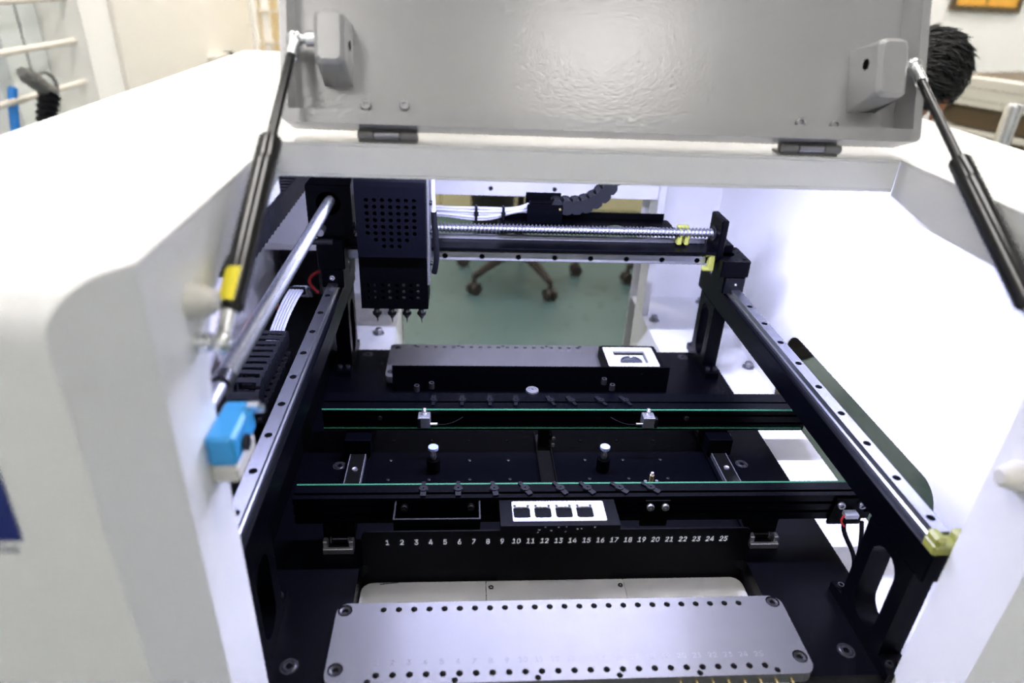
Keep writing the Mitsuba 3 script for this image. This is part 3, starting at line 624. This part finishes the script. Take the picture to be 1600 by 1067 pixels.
# width guides
for xg, lb in ((-.146, 'left steel guide rail on the base under the conveyors'), (.386, 'right steel guide rail on the base under the conveyors')):
    k = thing('width_guide', lb, 'guide rail')
    part(k, 'bed', bx(xg - .0165, xg + .0165, .628, .965, B0, B0 + .005, .0006), 'black_anodised')
    part(k, 'rail', bx(xg - .0100, xg + .0100, .632, .960, B0 + .005, B0 + .0125, .001), 'black_gloss')
    for s in (-1, 1): part(k, 'rail_edge', bx(xg + s * .0106 - .0008, xg + s * .0106 + .0008, .632, .960, B0 + .0050, B0 + .0125, .0002), 'rail_steel', uv='yz', label='bright rail edge')
    for y in (.660, .765, .915): part(k, 'bolt', cat(lathe([(0, .0003), (.0022, .0003), (.0040, .0012), (.0044, .0005), (.0044, -.001), (0, -.001)], [xg, y, B0 + .0125], [0, 0, 1], 14)), 'steel', 30)
    for y0 in (.628, .800):
        cgk = part(k, 'carriage', bx(xg - .0185, xg + .0185, y0 if y0 > .7 else .636, (y0 if y0 > .7 else .614) + .045, B0 + .008, -.5915, .001), 'black_anodised') if y0 > .7 else None
    part(k, 'end_clip', cat(bx(xg - .0185, xg - .0125, .622, .631, B0, B0 + .017, .001), bx(xg + .0125, xg + .0185, .622, .631, B0, B0 + .017, .001), bx(xg - .0185, xg + .0185, .618, .623, B0, B0 + .009, .001)), 'steel')
    part(k, 'bracket', bx(xg - .019, xg + .019, .634, .655, B0 + .013, -.5915, .001), 'black_sheet')
k = thing('width_screw', 'thin black width adjusting bar between the conveyor rails', 'adjusting bar')
part(k, 'bar', cat(bx(.1135, .1150, .648, .86, B0, B0 + .008, .0004), bx(.1350, .1365, .648, .86, B0, B0 + .008, .0004), bx(.115, .135, .648, .86, B0, B0 + .003, .0004)), 'black_gloss')
part(k, 'nut', cat(bx(.1185, .1330, .828, .848, B0 + .003, -.5915, .001), bx(.1330, .1385, .832, .844, B0 + .012, B0 + .022, .001)), 'black_sheet')
for z in (B0 + .008, B0 + .02): part(k, 'screw', cap_screw([.1395, .828, z], [0, -1, 0], .003, .003), 'steel', 30)

# ================================================================ number plates, feeder plates
def digits(k, y, xs, z, h, mirror=False):
    for i, x in enumerate(xs):
        m = text(str(i + 1), h, .0003, True, .10 if i > 8 else 0)
        m = mapped(m, [[.82, 0, 0], [0, 0, -1], [0, 1, 0]]); m.apply_translation([x, y, z])
        part(k, 'numeral', m, 'numeral_white')
k = thing('number_plate', 'black plate with white numbers 1 to 25 behind the feeder slot', 'number plate')
npoly = union_all([rr(-.1115, -.70, .3465, -.5645, .008).intersection(sbox(-1, -.6170, 1, 0)), sbox(.047, -.6430, .1840, -.610)])
part(k, 'plate', pxz(npoly, .5895, .5915), 'black_sheet')
part(k, 'foot', cat(bx(-.1115, .046, .5915, .6065, -.6170, -.6150, .0005), bx(.186, .3465, .5915, .6065, -.6170, -.6150, .0005)), 'black_sheet')
digits(k, .5893, [-.0822 + .0166 * i * .9955 for i in range(25)], -.5840, .0074)
k = thing('number_plate', 'plain black plate standing in front of the far feeder plate', 'number plate')
rp = sbox(-.1140, -.6370, .3575, -.5785).difference(Point(.3085, -.5890).buffer(.0032))
part(k, 'plate', pxz(rp, .9880, .9900), 'black_sheet')
part(k, 'foot', bx(-.1140, .3575, .990, 1.0, -.6280, -.6260, .0005), 'black_sheet')
# feeder cover (beige) in the slot
k = thing('feeder_cover', 'beige three piece cover strip in the slot of the base plate', 'cover')
cvr = rr(-.1175, .44, .3555, .6030, .014)
for a, b in ((-.2, .0330), (.0337, .2045), (.2052, .5)):
    part(k, 'panel', pxy(cvr.intersection(sbox(a, 0, b, 1)), -.6640, -.6600), 'paint_beige')
for x, y in ((.0395, .5930), (.2000, .5930)): part(k, 'screw', sunk_screw([x, y, -.6598], .0032), 'dark_bolt', 30)
part(k, 'well', cat(bx(-.1195, .3575, .6072, .6092, -.70, -.6445, .0003), bx(-.1210, -.1190, .44, .6092, -.70, -.6445, .0003), bx(.3565, .3585, .44, .6092, -.70, -.6445, .0003)), 'black_matte')
part(k, 'scratch', cat(*[bx(-.0955 + .0035 * i, -.0915 + .0035 * i, .6000 + .0004 * i, .6008 + .0004 * i + (.0006 if i < 3 else 0), -.6600, -.6599, 0) for i in range(6)]), 'dark_hole', label='black paint scratch')
# front feeder plate
FPZ = -.6130
def feeder_plate(label, poly, holes, small, screws, zt, thick, engr):
    k = thing('feeder_plate', label, 'feeder plate')
    hs = [Point(p).buffer(.0034, quad_segs=5) for p in holes] + [Point(p).buffer(.0032, quad_segs=5) for p in small]
    scs = [Point(p).buffer(.0078, quad_segs=6) for p in screws]
    part(k, 'plate', pxy(poly.difference(union_all(hs + scs)), zt - thick, zt), 'brushed', uv='xy')
    part(k, 'hole_backing', pxy(poly.buffer(-.004), zt - thick - .0012, zt - thick - .0002), 'dark_hole')
    for x, y in screws:
        part(k, 'screw', lathe([(0, -.0045), (.0030, -.0045), (.0033, -.0015), (.0062, -.0010), (.0072, -.0022), (.0072, -.006), (0, -.006)], [x, y, zt], [0, 0, 1], 18), 'dark_bolt', 30)
    for i, (x, y, rot) in enumerate(engr):
        m = text(str(i + 1), .0058, .0002, False)
        if rot: m = mapped(m, [[-1, 0, 0], [0, -1, 0], [0, 0, 1]])
        m.apply_translation([x, y, zt - .00012]); part(k, 'numeral', m, 'engraved')
    return k
px = .0165
row1 = [(-.0812 + .01653 * i, .5224) for i in range(25)]
row2 = [(-.0808 + .01649 * i, .4434) for i in range(25)]
fk = feeder_plate('brushed steel feeder plate in front with two rows of holes', rr(-.1313, .4330, .3660, .5318, .013), row1 + row2, [(-.0885, .4362), (-.0030, .4362), (.0795, .4364), (.1620, .4366), (.2445, .4368), (.3258, .4378)],
                  [(-.1223, .5300 - .0075), (.3556, .5235), (-.1213, .4508), (.3563, .4528)], FPZ, .0140, [(x - .0015, .4543, False) for x, _ in row2])
part(fk, 'support', bx(-.110, .348, .442, .528, -.6430, FPZ - .0155, .001), 'paint_beige')
pins = [(-.02 + .02 * i, .4325) for i in range(19)]
for i in range(8): part(fk, 'pin', cyl([.2245 + .0165 * i - .0, .4330, FPZ - .0075], [.2245 + .0165 * i, .4275, FPZ - .0075], .0017, 10), 'brass', 40)
rrow = [(-.0795 + .01652 * i, 1.1095) for i in range(19)]
feeder_plate('brushed steel feeder plate at the back behind the plain black plate', rr(-.1285, 1.0020, .2630, 1.1190, .010), rrow, [(-.0848, 1.1140), (-.0040, 1.1140), (.0780, 1.1140), (.160, 1.1140), (.2225, 1.1140)],
             [(-.1175, 1.1075), (-.1180, 1.0200)], -.6085, .0120, [(x, 1.1015, True) for x, _ in rrow])
# nozzle station
k = thing('nozzle_station', 'white nozzle tray with four square pockets in a black holder', 'nozzle station')
sp = [(.0725 + .0248 * i, .6050) for i in range(4)]
def socket(cx, cy): return rr(cx - .0098, cy - .0105, cx + .0098, cy + .0080, .003)
sink = [socket(*p) for p in sp] + [Point(p[0] + s * .0078, p[1] + .0098).buffer(.0019) for p in sp for s in (-1, 1)] + [sbox(p[0] + s * .0022 - .0002, p[1] + .0078, p[0] + s * .0022 + .0002, p[1] + .0125) for p in sp for s in (-1, 1)]
hold = sbox(.0470, .5815, .1850, .6250)
part(k, 'holder', pxy(hold.difference(rr(.0612, .5888, .1710, .6228, .002)), -.5620, -.5500), 'black_anodised')
part(k, 'holder_front', bx(.0470, .1850, .5815, .5840, -.5590, -.5505, .0004), 'black_anodised')
part(k, 'holder_floor', bx(.0470, .1850, .5820, .6320, -.5640, -.5622, .0004), 'black_sheet')
part(k, 'tray', pxy(rr(.0615, .5890, .1707, .6226, .002).difference(union_all(sink)), -.5520, -.5498), 'tray_white')
for p in sp: part(k, 'pocket', bx(p[0] - .0125, p[0] + .0125, p[1] - .0125, p[1] + .0100, -.5600, -.5522, .0004), 'black_anodised')
for i in range(11):
    x, z = .085 + random.random() * .085, -.5515 - random.random() * .010
    part(k, 'paint_chip', bx(x, x + .0008 + random.random() * .0012, .5813, .5816, z, z + .0010, 0), 'paint_beige')
# catch tray on the near rail
k = thing('catch_tray', 'black open bracket tray bolted to the near conveyor rail', 'tray')
part(k, 'shell', cat(bx(-.0760, .0245, .6000, .6015, -.5850, -.5560, .0003), bx(-.0760, -.0745, .6015, .6318, -.5850, -.5560, .0003), bx(.0230, .0245, .6015, .6318, -.5850, -.5560, .0003), bx(-.0745, .0230, .6015, .6318, -.5850, -.5835, .0003)), 'black_sheet')
part(k, 'edge', cat(bx(-.0762, .0247, .5999, .6016, -.5560, -.5556, 0), bx(-.0762, -.0744, .6016, .6318, -.5560, -.5556, 0), bx(.0229, .0247, .6016, .6318, -.5560, -.5556, 0)), 'dark_bolt', label='worn bright rim')
for x in (-.0655, .0140): part(k, 'bolt', cap_screw([x, .6318, -.5645], [0, -1, 0], .0045, .005), 'dark_bolt', 30)
for x0, x1, lb in ((.2265, .2570, 'black bracket with two bolts right of the nozzle station'), (.4690, .5080, 'black bracket with two bolts at the right end of the near rail')):
    k = thing('rail_bracket', lb, 'bracket')
    part(k, 'plate', pxz(Polygon([(x0, -.556), (x1, -.556), (x1, -.596), (x0 - .003, -.596), (x0 - .003, -.585)]), .6280, .6318), 'black_sheet')
    for x in (x0 + .006, x1 - .006): part(k, 'bolt', cap_screw([x, .6280, -.5640], [0, -1, 0], .0048, .0045), 'steel', 30)
k = thing('cable_plug', 'white plug with red and black wires beside the right rail beam', 'plug')
part(k, 'shell', bx(.4790, .4960, .6160, .6270, -.5780, -.5710, .0008), 'cable_white')
part(k, 'wire', tube(spline([[.4790, .6200, -.5745], [.4760, .6180, -.5830], [.4800, .6150, -.588]], 8), .0014, 6), 'red_wire', 40)
part(k, 'wire', tube(spline([[.4800, .6180, -.585], [.4860, .6120, -.605], [.4950, .6000, -.625], [.4930, .590, -.642], [.487, .585, -.645]], 14), .0028, 8), 'black_plastic', 40)
part(k, 'wire', tube(spline([[.5000, .6150, -.580], [.5010, .6050, -.605], [.4960, .592, -.638]], 12), .0026, 8), 'black_plastic', 40)
# vision camera at the back
k = thing('vision_camera', 'black framed upward camera with white LED ring behind the far plate', 'camera')
part(k, 'frame', pxy(rr(.2500, 1.004, .3535, 1.0830, .006).difference(rr(.2565, 1.009, .3470, 1.0790, .003)), -.6280, -.5885), 'black_sheet')
part(k, 'led_board', pxy(sbox(.2565, 1.009, .3470, 1.0790).difference(sbox(.2725, 1.022, .3310, 1.0680)), -.5930, -.5895), 'pcb_white')
part(k, 'window_frame', pxy(sbox(.2725, 1.022, .3310, 1.0680).difference(sbox(.2745, 1.024, .3290, 1.0660)), -.5945, -.5915), 'grey_plastic')
part(k, 'well', bx(.2725, .3310, 1.022, 1.0680, -.6250, -.5990, .0005), 'tray_white')
part(k, 'lens', lathe([(0, .004), (.012, .003), (.0165, .001), (.0180, .0025), (.0195, .0025), (.0195, -.004), (0, -.004)], [.3035, 1.040, -.5985], [0, 0, 1], 28), 'lens_dark', 40)
for i in range(13): part(k, 'led', bx(.2775 + .0037 * i, .2795 + .0037 * i, 1.0610, 1.0632, -.5992, -.5965, .0004), 'led_dot')
for i in range(9): part(k, 'led', bx(.3255, .3277, 1.0250 + .0038 * i, 1.0270 + .0038 * i, -.5992, -.5965, .0004), 'led_dot')

# ================================================================ things outside the machine
def office_chair(cx, cy, a0, label):
    k = thing('office_chair', label, 'chair')
    for i in range(5):
        a = math.radians(a0 + 72 * i); d = np.array([math.cos(a), math.sin(a), 0]); c = np.array([cx, cy, FL])
        lg_ = part(k, 'leg', tube([c + d * .02 + [0, 0, .135], c + d * .10 + [0, 0, .130], c + d * .20 + [0, 0, .105], c + d * .275 + [0, 0, .085]], [.026, .024, .019, .015], 10), 'chair_leg', 50)
        s = np.array([-d[1], d[0], 0]); w = c + d * .285 + np.array([0, 0, .027])
        part(lg_, 'caster', cat(cyl(w - s * .024, w - s * .006, .027, 16), cyl(w + s * .006, w + s * .024, .027, 16), cyl(w + [0, 0, .015], w + [0, 0, .068], .010, 10)), 'chair_leg', 40)
    part(k, 'column', cat(cyl([cx, cy, FL + .10], [cx, cy, FL + .28], .027, 14), cyl([cx, cy, FL + .28], [cx, cy, FL + .43], .016, 14)), 'chair_black', 40)
    part(k, 'seat', hull_chain([(([cx - .13, cy - .12, FL + .47], (.12, .12, .035)), ([cx + .13, cy - .12, FL + .47], (.12, .12, .035))), (([cx - .13, cy - .12, FL + .47], (.12, .12, .035)), ([cx - .13, cy + .12, FL + .47], (.12, .12, .035))), (([cx + .13, cy - .12, FL + .47], (.12, .12, .035)), ([cx + .13, cy + .12, FL + .47], (.12, .12, .035))), (([cx - .13, cy + .12, FL + .47], (.12, .12, .035)), ([cx + .13, cy + .12, FL + .47], (.12, .12, .035))), (([cx, cy - .1, FL + .47], (.12, .12, .035)), ([cx, cy + .1, FL + .47], (.12, .12, .035)))]), 'chair_black', 50)
    return k
office_chair(.2607, 2.973, -64, 'dark office chair on casters seen through the machine')
office_chair(1.050, 2.99, -166, 'second dark office chair partly behind the rear post')
k = thing('sideboard', 'low cream cabinet on the floor behind the chairs', 'cabinet')
part(k, 'body', bx(-.75, 1.75, 3.92, 4.35, FL + .02, -.56, .004), 'cabinet_cream')
for i in range(4): 
    d_ = part(k, 'door', bx(-.74 + .62 * i, -.13 + .62 * i, 3.90, 3.92, FL + .04, -.60, .004), 'cabinet_cream'); part(d_, 'handle', bx(-.20 + .62 * i, -.18 + .62 * i, 3.885, 3.90, -.85, -.72, .003), 'steel')
part(k, 'plinth', bx(-.75, 1.75, 3.95, 4.33, FL, FL + .02, .001), 'brown_dark')
k = thing('waste_bin', 'black bin on the floor near the first office chair', 'bin')
part(k, 'bin', lathe([(0, 0), (.10, 0), (.125, .24), (.130, .24), (.130, .25), (.120, .25), (.098, .01), (0, .01)], [.165, 3.62, FL], [0, 0, 1], 24), 'chair_black', 40)
# hose hanging on the window bar
k = thing('hose_handle', 'black vacuum hose with a grey ribbed grip hanging on the window bar', 'hose handle')
hd0, hd1 = np.array([-1.365, 2.345, -.328]), np.array([-1.360, 2.462, -.404])
dv = hd1 - hd0
part(k, 'grip', tube([hd0, hd0 + dv * .15, hd0 + dv * .5, hd0 + dv * .85, hd1, hd1 + dv * .12], [.016, .020, .020, .023, .027, .020], 12), 'grey_plastic', 50)
for f_ in (.18, .30, .42, .54, .66): part(k, 'rib', tube([hd0 + dv * f_, hd0 + dv * (f_ + .05)], [.0245, .0245], 12), 'grey_plastic', 40)
part(k, 'trigger_guard', tube(spline([hd0 + dv * .55 + [0, .012, .020], hd0 + dv * .75 + [0, .035, .040], hd0 + dv * 1.0 + [0, .045, .030], hd0 + dv * 1.12 + [0, .03, .0]], 14), .006, 8), 'grey_plastic', 40)
hp = spline([hd1 + dv * .06 + [0, -.014, -.004], [-1.360, 2.432, -.440], [-1.360, 2.395, -.500], [-1.355, 2.37, -.60], [-1.35, 2.36, -.85]], 90)
hr = .029 + .0050 * np.sin(np.arange(90) * 2 * np.pi / 4.0)
part(k, 'hose', tube(hp, hr, 14), 'black_plastic', 40)
solo('blue_hose', tube(spline([[-1.452, 2.425, -.39], [-1.452, 2.405, -.43], [-1.452, 2.375, -.52], [-1.455, 2.35, -.62]], 20), .014, 12), 'blue_hose', 'blue hose beside the black ribbed hose under the window', 'hose', 40)
# workbench / oven with aluminium profile on the right
k = thing('oven_rail', 'cream aluminium beam with grooves on a brown stand to the right', 'machine beam')
A, Bq = np.array([2.17, 3.06]), np.array([2.28, 2.815]); u = (Bq - A) / np.linalg.norm(Bq - A); nrm = np.array([u[1], -u[0]])
nrm = nrm if nrm[0] > 0 else -nrm
def along(s0, s1, d0, d1, z0, z1, b=.003):
    m = bx(s0, s1, d0, d1, z0, z1, b); v = m.vertices
    m = trimesh.Trimesh(np.c_[A[0] + v[:, 0] * u[0] + v[:, 1] * nrm[0], A[1] + v[:, 0] * u[1] + v[:, 1] * nrm[1], v[:, 2]], m.faces, process=False)
    if m.volume < 0: m.invert()
    return m
part(k, 'beam', along(.0, 1.5, 0, .10, -.415, -.300), 'alu_cream', label='cream aluminium beam')
for z in (-.338, -.384): part(k, 'groove', along(.0, 1.5, -.002, .002, z - .003, z, .0005), 'groove_dark')
part(k, 'end_plate', along(-.060, .0, -.01, .11, -.43, -.298), 'brown_dark')
part(k, 'stand', along(-.060, 1.5, .02, .12, -.500, -.415), 'brown_dark')
part(k, 'lower_rail', along(.0, 1.5, -.01, .12, -.53, -.507), 'alu_cream')
part(k, 'skirt', along(-.05, 1.5, .0, .5, FL, -.53), 'brown_dark')
part(k, 'top', along(-.06, 1.5, .10, .60, -.44, -.30), 'brown_dark')
k = thing('steel_post', 'short chrome post standing in front of the brown stand', 'post')
pc = np.array([1.42, 1.66])
part(k, 'post', lathe([(0, 0), (.05, 0), (.045, .02), (.026, .05), (.024, .15), (.026, .152), (.026, .170), (.022, .172), (.022, .30), (.018, .31), (0, .31)], [1.48, 1.83, -.555], [0, 0, 1], 24), 'chrome', 40)
k2 = thing('side_table', 'white table edge beside the machine under the chrome post', 'table')
part(k2, 'top', along(-.2, 1.6, -1.25, -.35, -.585, -.555), 'wall_white') if False else part(k2, 'top', bx(1.42, 1.90, 1.55, 2.1, -.585, -.555, .003), 'alu_cream')
for x in (1.46, 1.86):
    for y in (1.59, 2.06): part(k2, 'leg', bx(x - .02, x + .02, y - .02, y + .02, FL, -.585, .002), 'steel')
k = thing('notice_board', 'orange notice board in a brown frame high on the back wall', 'notice board')
nx0, nx1, nz0, nz1 = 3.30, 3.80, -.075, .45
part(k, 'frame', pxz(sbox(nx0, nz0, nx1, nz1).difference(sbox(nx0 + .03, nz0 + .03, nx1 - .03, nz1 - .03)), YB - .03, YB), 'brown_dark')
part(k, 'board', bx(nx0 + .03, nx1 - .03, YB - .018, YB - .002, nz0 + .03, nz1 - .03, .001), 'board_orange')
part(k, 'divider', bx((nx0 + nx1) / 2 - .004, (nx0 + nx1) / 2 + .004, YB - .022, YB - .018, nz0 + .03, nz1 - .03, .0005), 'brown_dark')
# ---------------------------------------------------------------- person sitting behind the machine
P = thing('person', 'seated person with short black hair bending forward, cream shirt', 'person')
hc = np.array([1.066, 1.66, -.166])
J = {'neck': hc + [-.03, .05, -.125], 'chest': hc + [-.05, .12, -.33], 'belly': hc + [-.04, .22, -.55], 'hip': hc + [-.03, .28, -.68]}
tor = hull_chain([((J['chest'] + [-.10, 0, .05], (.09, .10, .08)), (J['chest'] + [.10, 0, .05], (.09, .10, .08))), ((J['chest'], (.17, .115, .14)), (J['belly'], (.15, .12, .14))), ((J['belly'], (.15, .12, .14)), (J['hip'], (.17, .14, .10))), ((J['neck'] + [0, 0, -.06], .055), (J['chest'] + [0, 0, .1], (.12, .09, .06)))])
arms = hull_chain([b for s in (-1, 1) for b in (((J['chest'] + [s * .19, 0, .06], .055), (J['chest'] + [s * .25, .10, -.18], .043)), ((J['chest'] + [s * .25, .10, -.18], .043), (J['chest'] + [s * .17, .33, -.20], .034)))])
def soft(man, L=.02, it=12):
    m = tm(man.refine_to_length(L)); m = trimesh.Trimesh(m.vertices, m.faces, process=True); trimesh.smoothing.filter_taubin(m, iterations=it); return m
sh = soft(tor + arms)
legs = hull_chain([b for s in (-1, 1) for b in (((J['hip'] + [s * .10, 0, -.02], .095), (J['hip'] + [s * .13, .40, .0], .065)), ((J['hip'] + [s * .13, .40, .0], .065), (J['hip'] + [s * .13, .42, -.40], .045)), ((J['hip'] + [s * .13, .42, -.40], .045), (J['hip'] + [s * .13, .54, -.405], .035)))] + [((J['hip'] + [-.1, 0, 0], .11), (J['hip'] + [.1, 0, 0], .11))])
head = hull_chain([((hc, (.072, .090, .085)), (hc + [.0, .050, -.045], (.056, .050, .062))), ((hc + [0, .0, -.04], .055), (hc + [0, -.01, -.11], .050))])
hands = hull_chain([b for s in (-1, 1) for b in [((J['chest'] + [s * .17, .33, -.20], .030), (J['chest'] + [s * .16, .40, -.205], .032))] + [((J['chest'] + [s * .16 + q * .017, .40, -.205], .011), (J['chest'] + [s * .16 + q * .020, .475 - .008 * abs(q), -.225], .008)) for q in (-1.5, -.5, .5, 1.5)] + [((J['chest'] + [s * .16 - s * .025, .37, -.205], .012), (J['chest'] + [s * .16 - s * .055, .415, -.215], .009))]])
def turn(m):
    m = tm(m).copy(); c = hc + np.array([-.015, 0, -.02])
    for a, ax in ((-.75, [0, 0, 1]), (.50, [0, 1, 0])): m.apply_transform(trimesh.transformations.rotation_matrix(a, ax, c))
    return m
face = hull_chain([((hc + [s * .028, .094, -.010], .006), (hc + [s * .036, .088, -.012], .006)) for s in (-1, 1)] + [((hc + [-.018, .098, -.078], .005), (hc + [.018, .098, -.078], .005)), ((hc + [0, .10, -.01], .008), (hc + [0, .115, -.045], .011))])
neck = hull_chain([((hc + [-.055, .0, -.075], .050), (J['neck'] + [-.02, .0, -.07], .058))])
part(P, 'body', cat(turn(soft(head + face, .010, 5)), soft(neck, .010, 5), soft(hands, .006, 3)), 'skin', 60)
part(P, 'shirt', sh, 'shirt', 60, label='cream shirt'); part(P, 'trousers', soft(legs), 'trousers', 60)
for s in (-1, 1):
    e = ball([0, 0, 0], 1, 2); e.apply_scale([.010, .020, .034]); e.apply_transform(trimesh.transformations.rotation_matrix(.35, [1, 0, 0])); e.apply_translation(hc + [s * .078, .004, -.028]); part(P, 'ear', turn(e), 'skin', 60)
    part(P, 'shoe', hull_chain([((J['hip'] + [s * .13, .40, -.42], .045), (J['hip'] + [s * .13, .58, -.435], .035))]), 'black_plastic', 50)
# hair: a cap with combed strands over the crown and the back of the head
cap = m3.Manifold.sphere(1.0, 48).scale([.083, .103, .096]).translate(list(map(float, hc + [0, -.002, .010])))
cut = m3.Manifold.cube([.4, .4, .4], True).rotate([22, 0, 0]).translate(list(map(float, hc + [0, .06, -.235])))
hm = tm((cap - cut).refine_to_length(.006)); n_ = hm.vertices - hc
v_ = n_ * (1 + .035 * (meshkit.noise(np.c_[n_[:, 0] * 160, n_[:, 1] * 38, n_[:, 2] * 60], 3)[:, None] - .4) + .06 * (meshkit.noise(n_ * 30, 5)[:, None] - .5))
hm = trimesh.Trimesh(hc + v_, hm.faces, process=False)
part(P, 'hair', turn(hm), 'hair', 60, label='short black combed hair')
st = []
rs = np.random.RandomState(3)
for i in range(360):
    a, b = rs.uniform(-1.9, 1.9), rs.uniform(-.35, 1.25)
    d = np.array([math.sin(a) * math.cos(b), -math.cos(a) * math.cos(b), math.sin(b)]); p0 = hc + [0, -.002, .010] + d * [.084, .104, .097]
    tdir = np.array([.75, .15, .25]) + rs.normal(0, .15, 3); tdir = tdir - d * (tdir @ d); tdir /= np.linalg.norm(tdir)
    Lh = rs.uniform(.028, .055)
    st.append(tube([p0, p0 + tdir * Lh * .5 + d * .006, p0 + tdir * Lh + d * rs.uniform(-.006, .010)], [.0030, .0024, .0004], 5))
part(P, 'hair_strands', turn(cat(*st)), 'hair', True, kind='stuff')
k = thing('stool', 'stool under the seated person', 'stool')
sc = J['hip'] + [0, .05, -.02]
part(k, 'seat', lathe([(0, 0), (.17, 0), (.18, .02), (.17, .045), (0, .05)], [sc[0], sc[1], sc[2] - .175], [0, 0, 1], 28), 'chair_black', 40)
part(k, 'column', cyl([sc[0], sc[1], FL + .03], [sc[0], sc[1], sc[2] - .16], .025, 14), 'chair_leg', 40)
part(k, 'foot', lathe([(0, 0), (.2, 0), (.2, .012), (.03, .035), (0, .035)], [sc[0], sc[1], FL], [0, 0, 1], 28), 'chair_leg', 40)
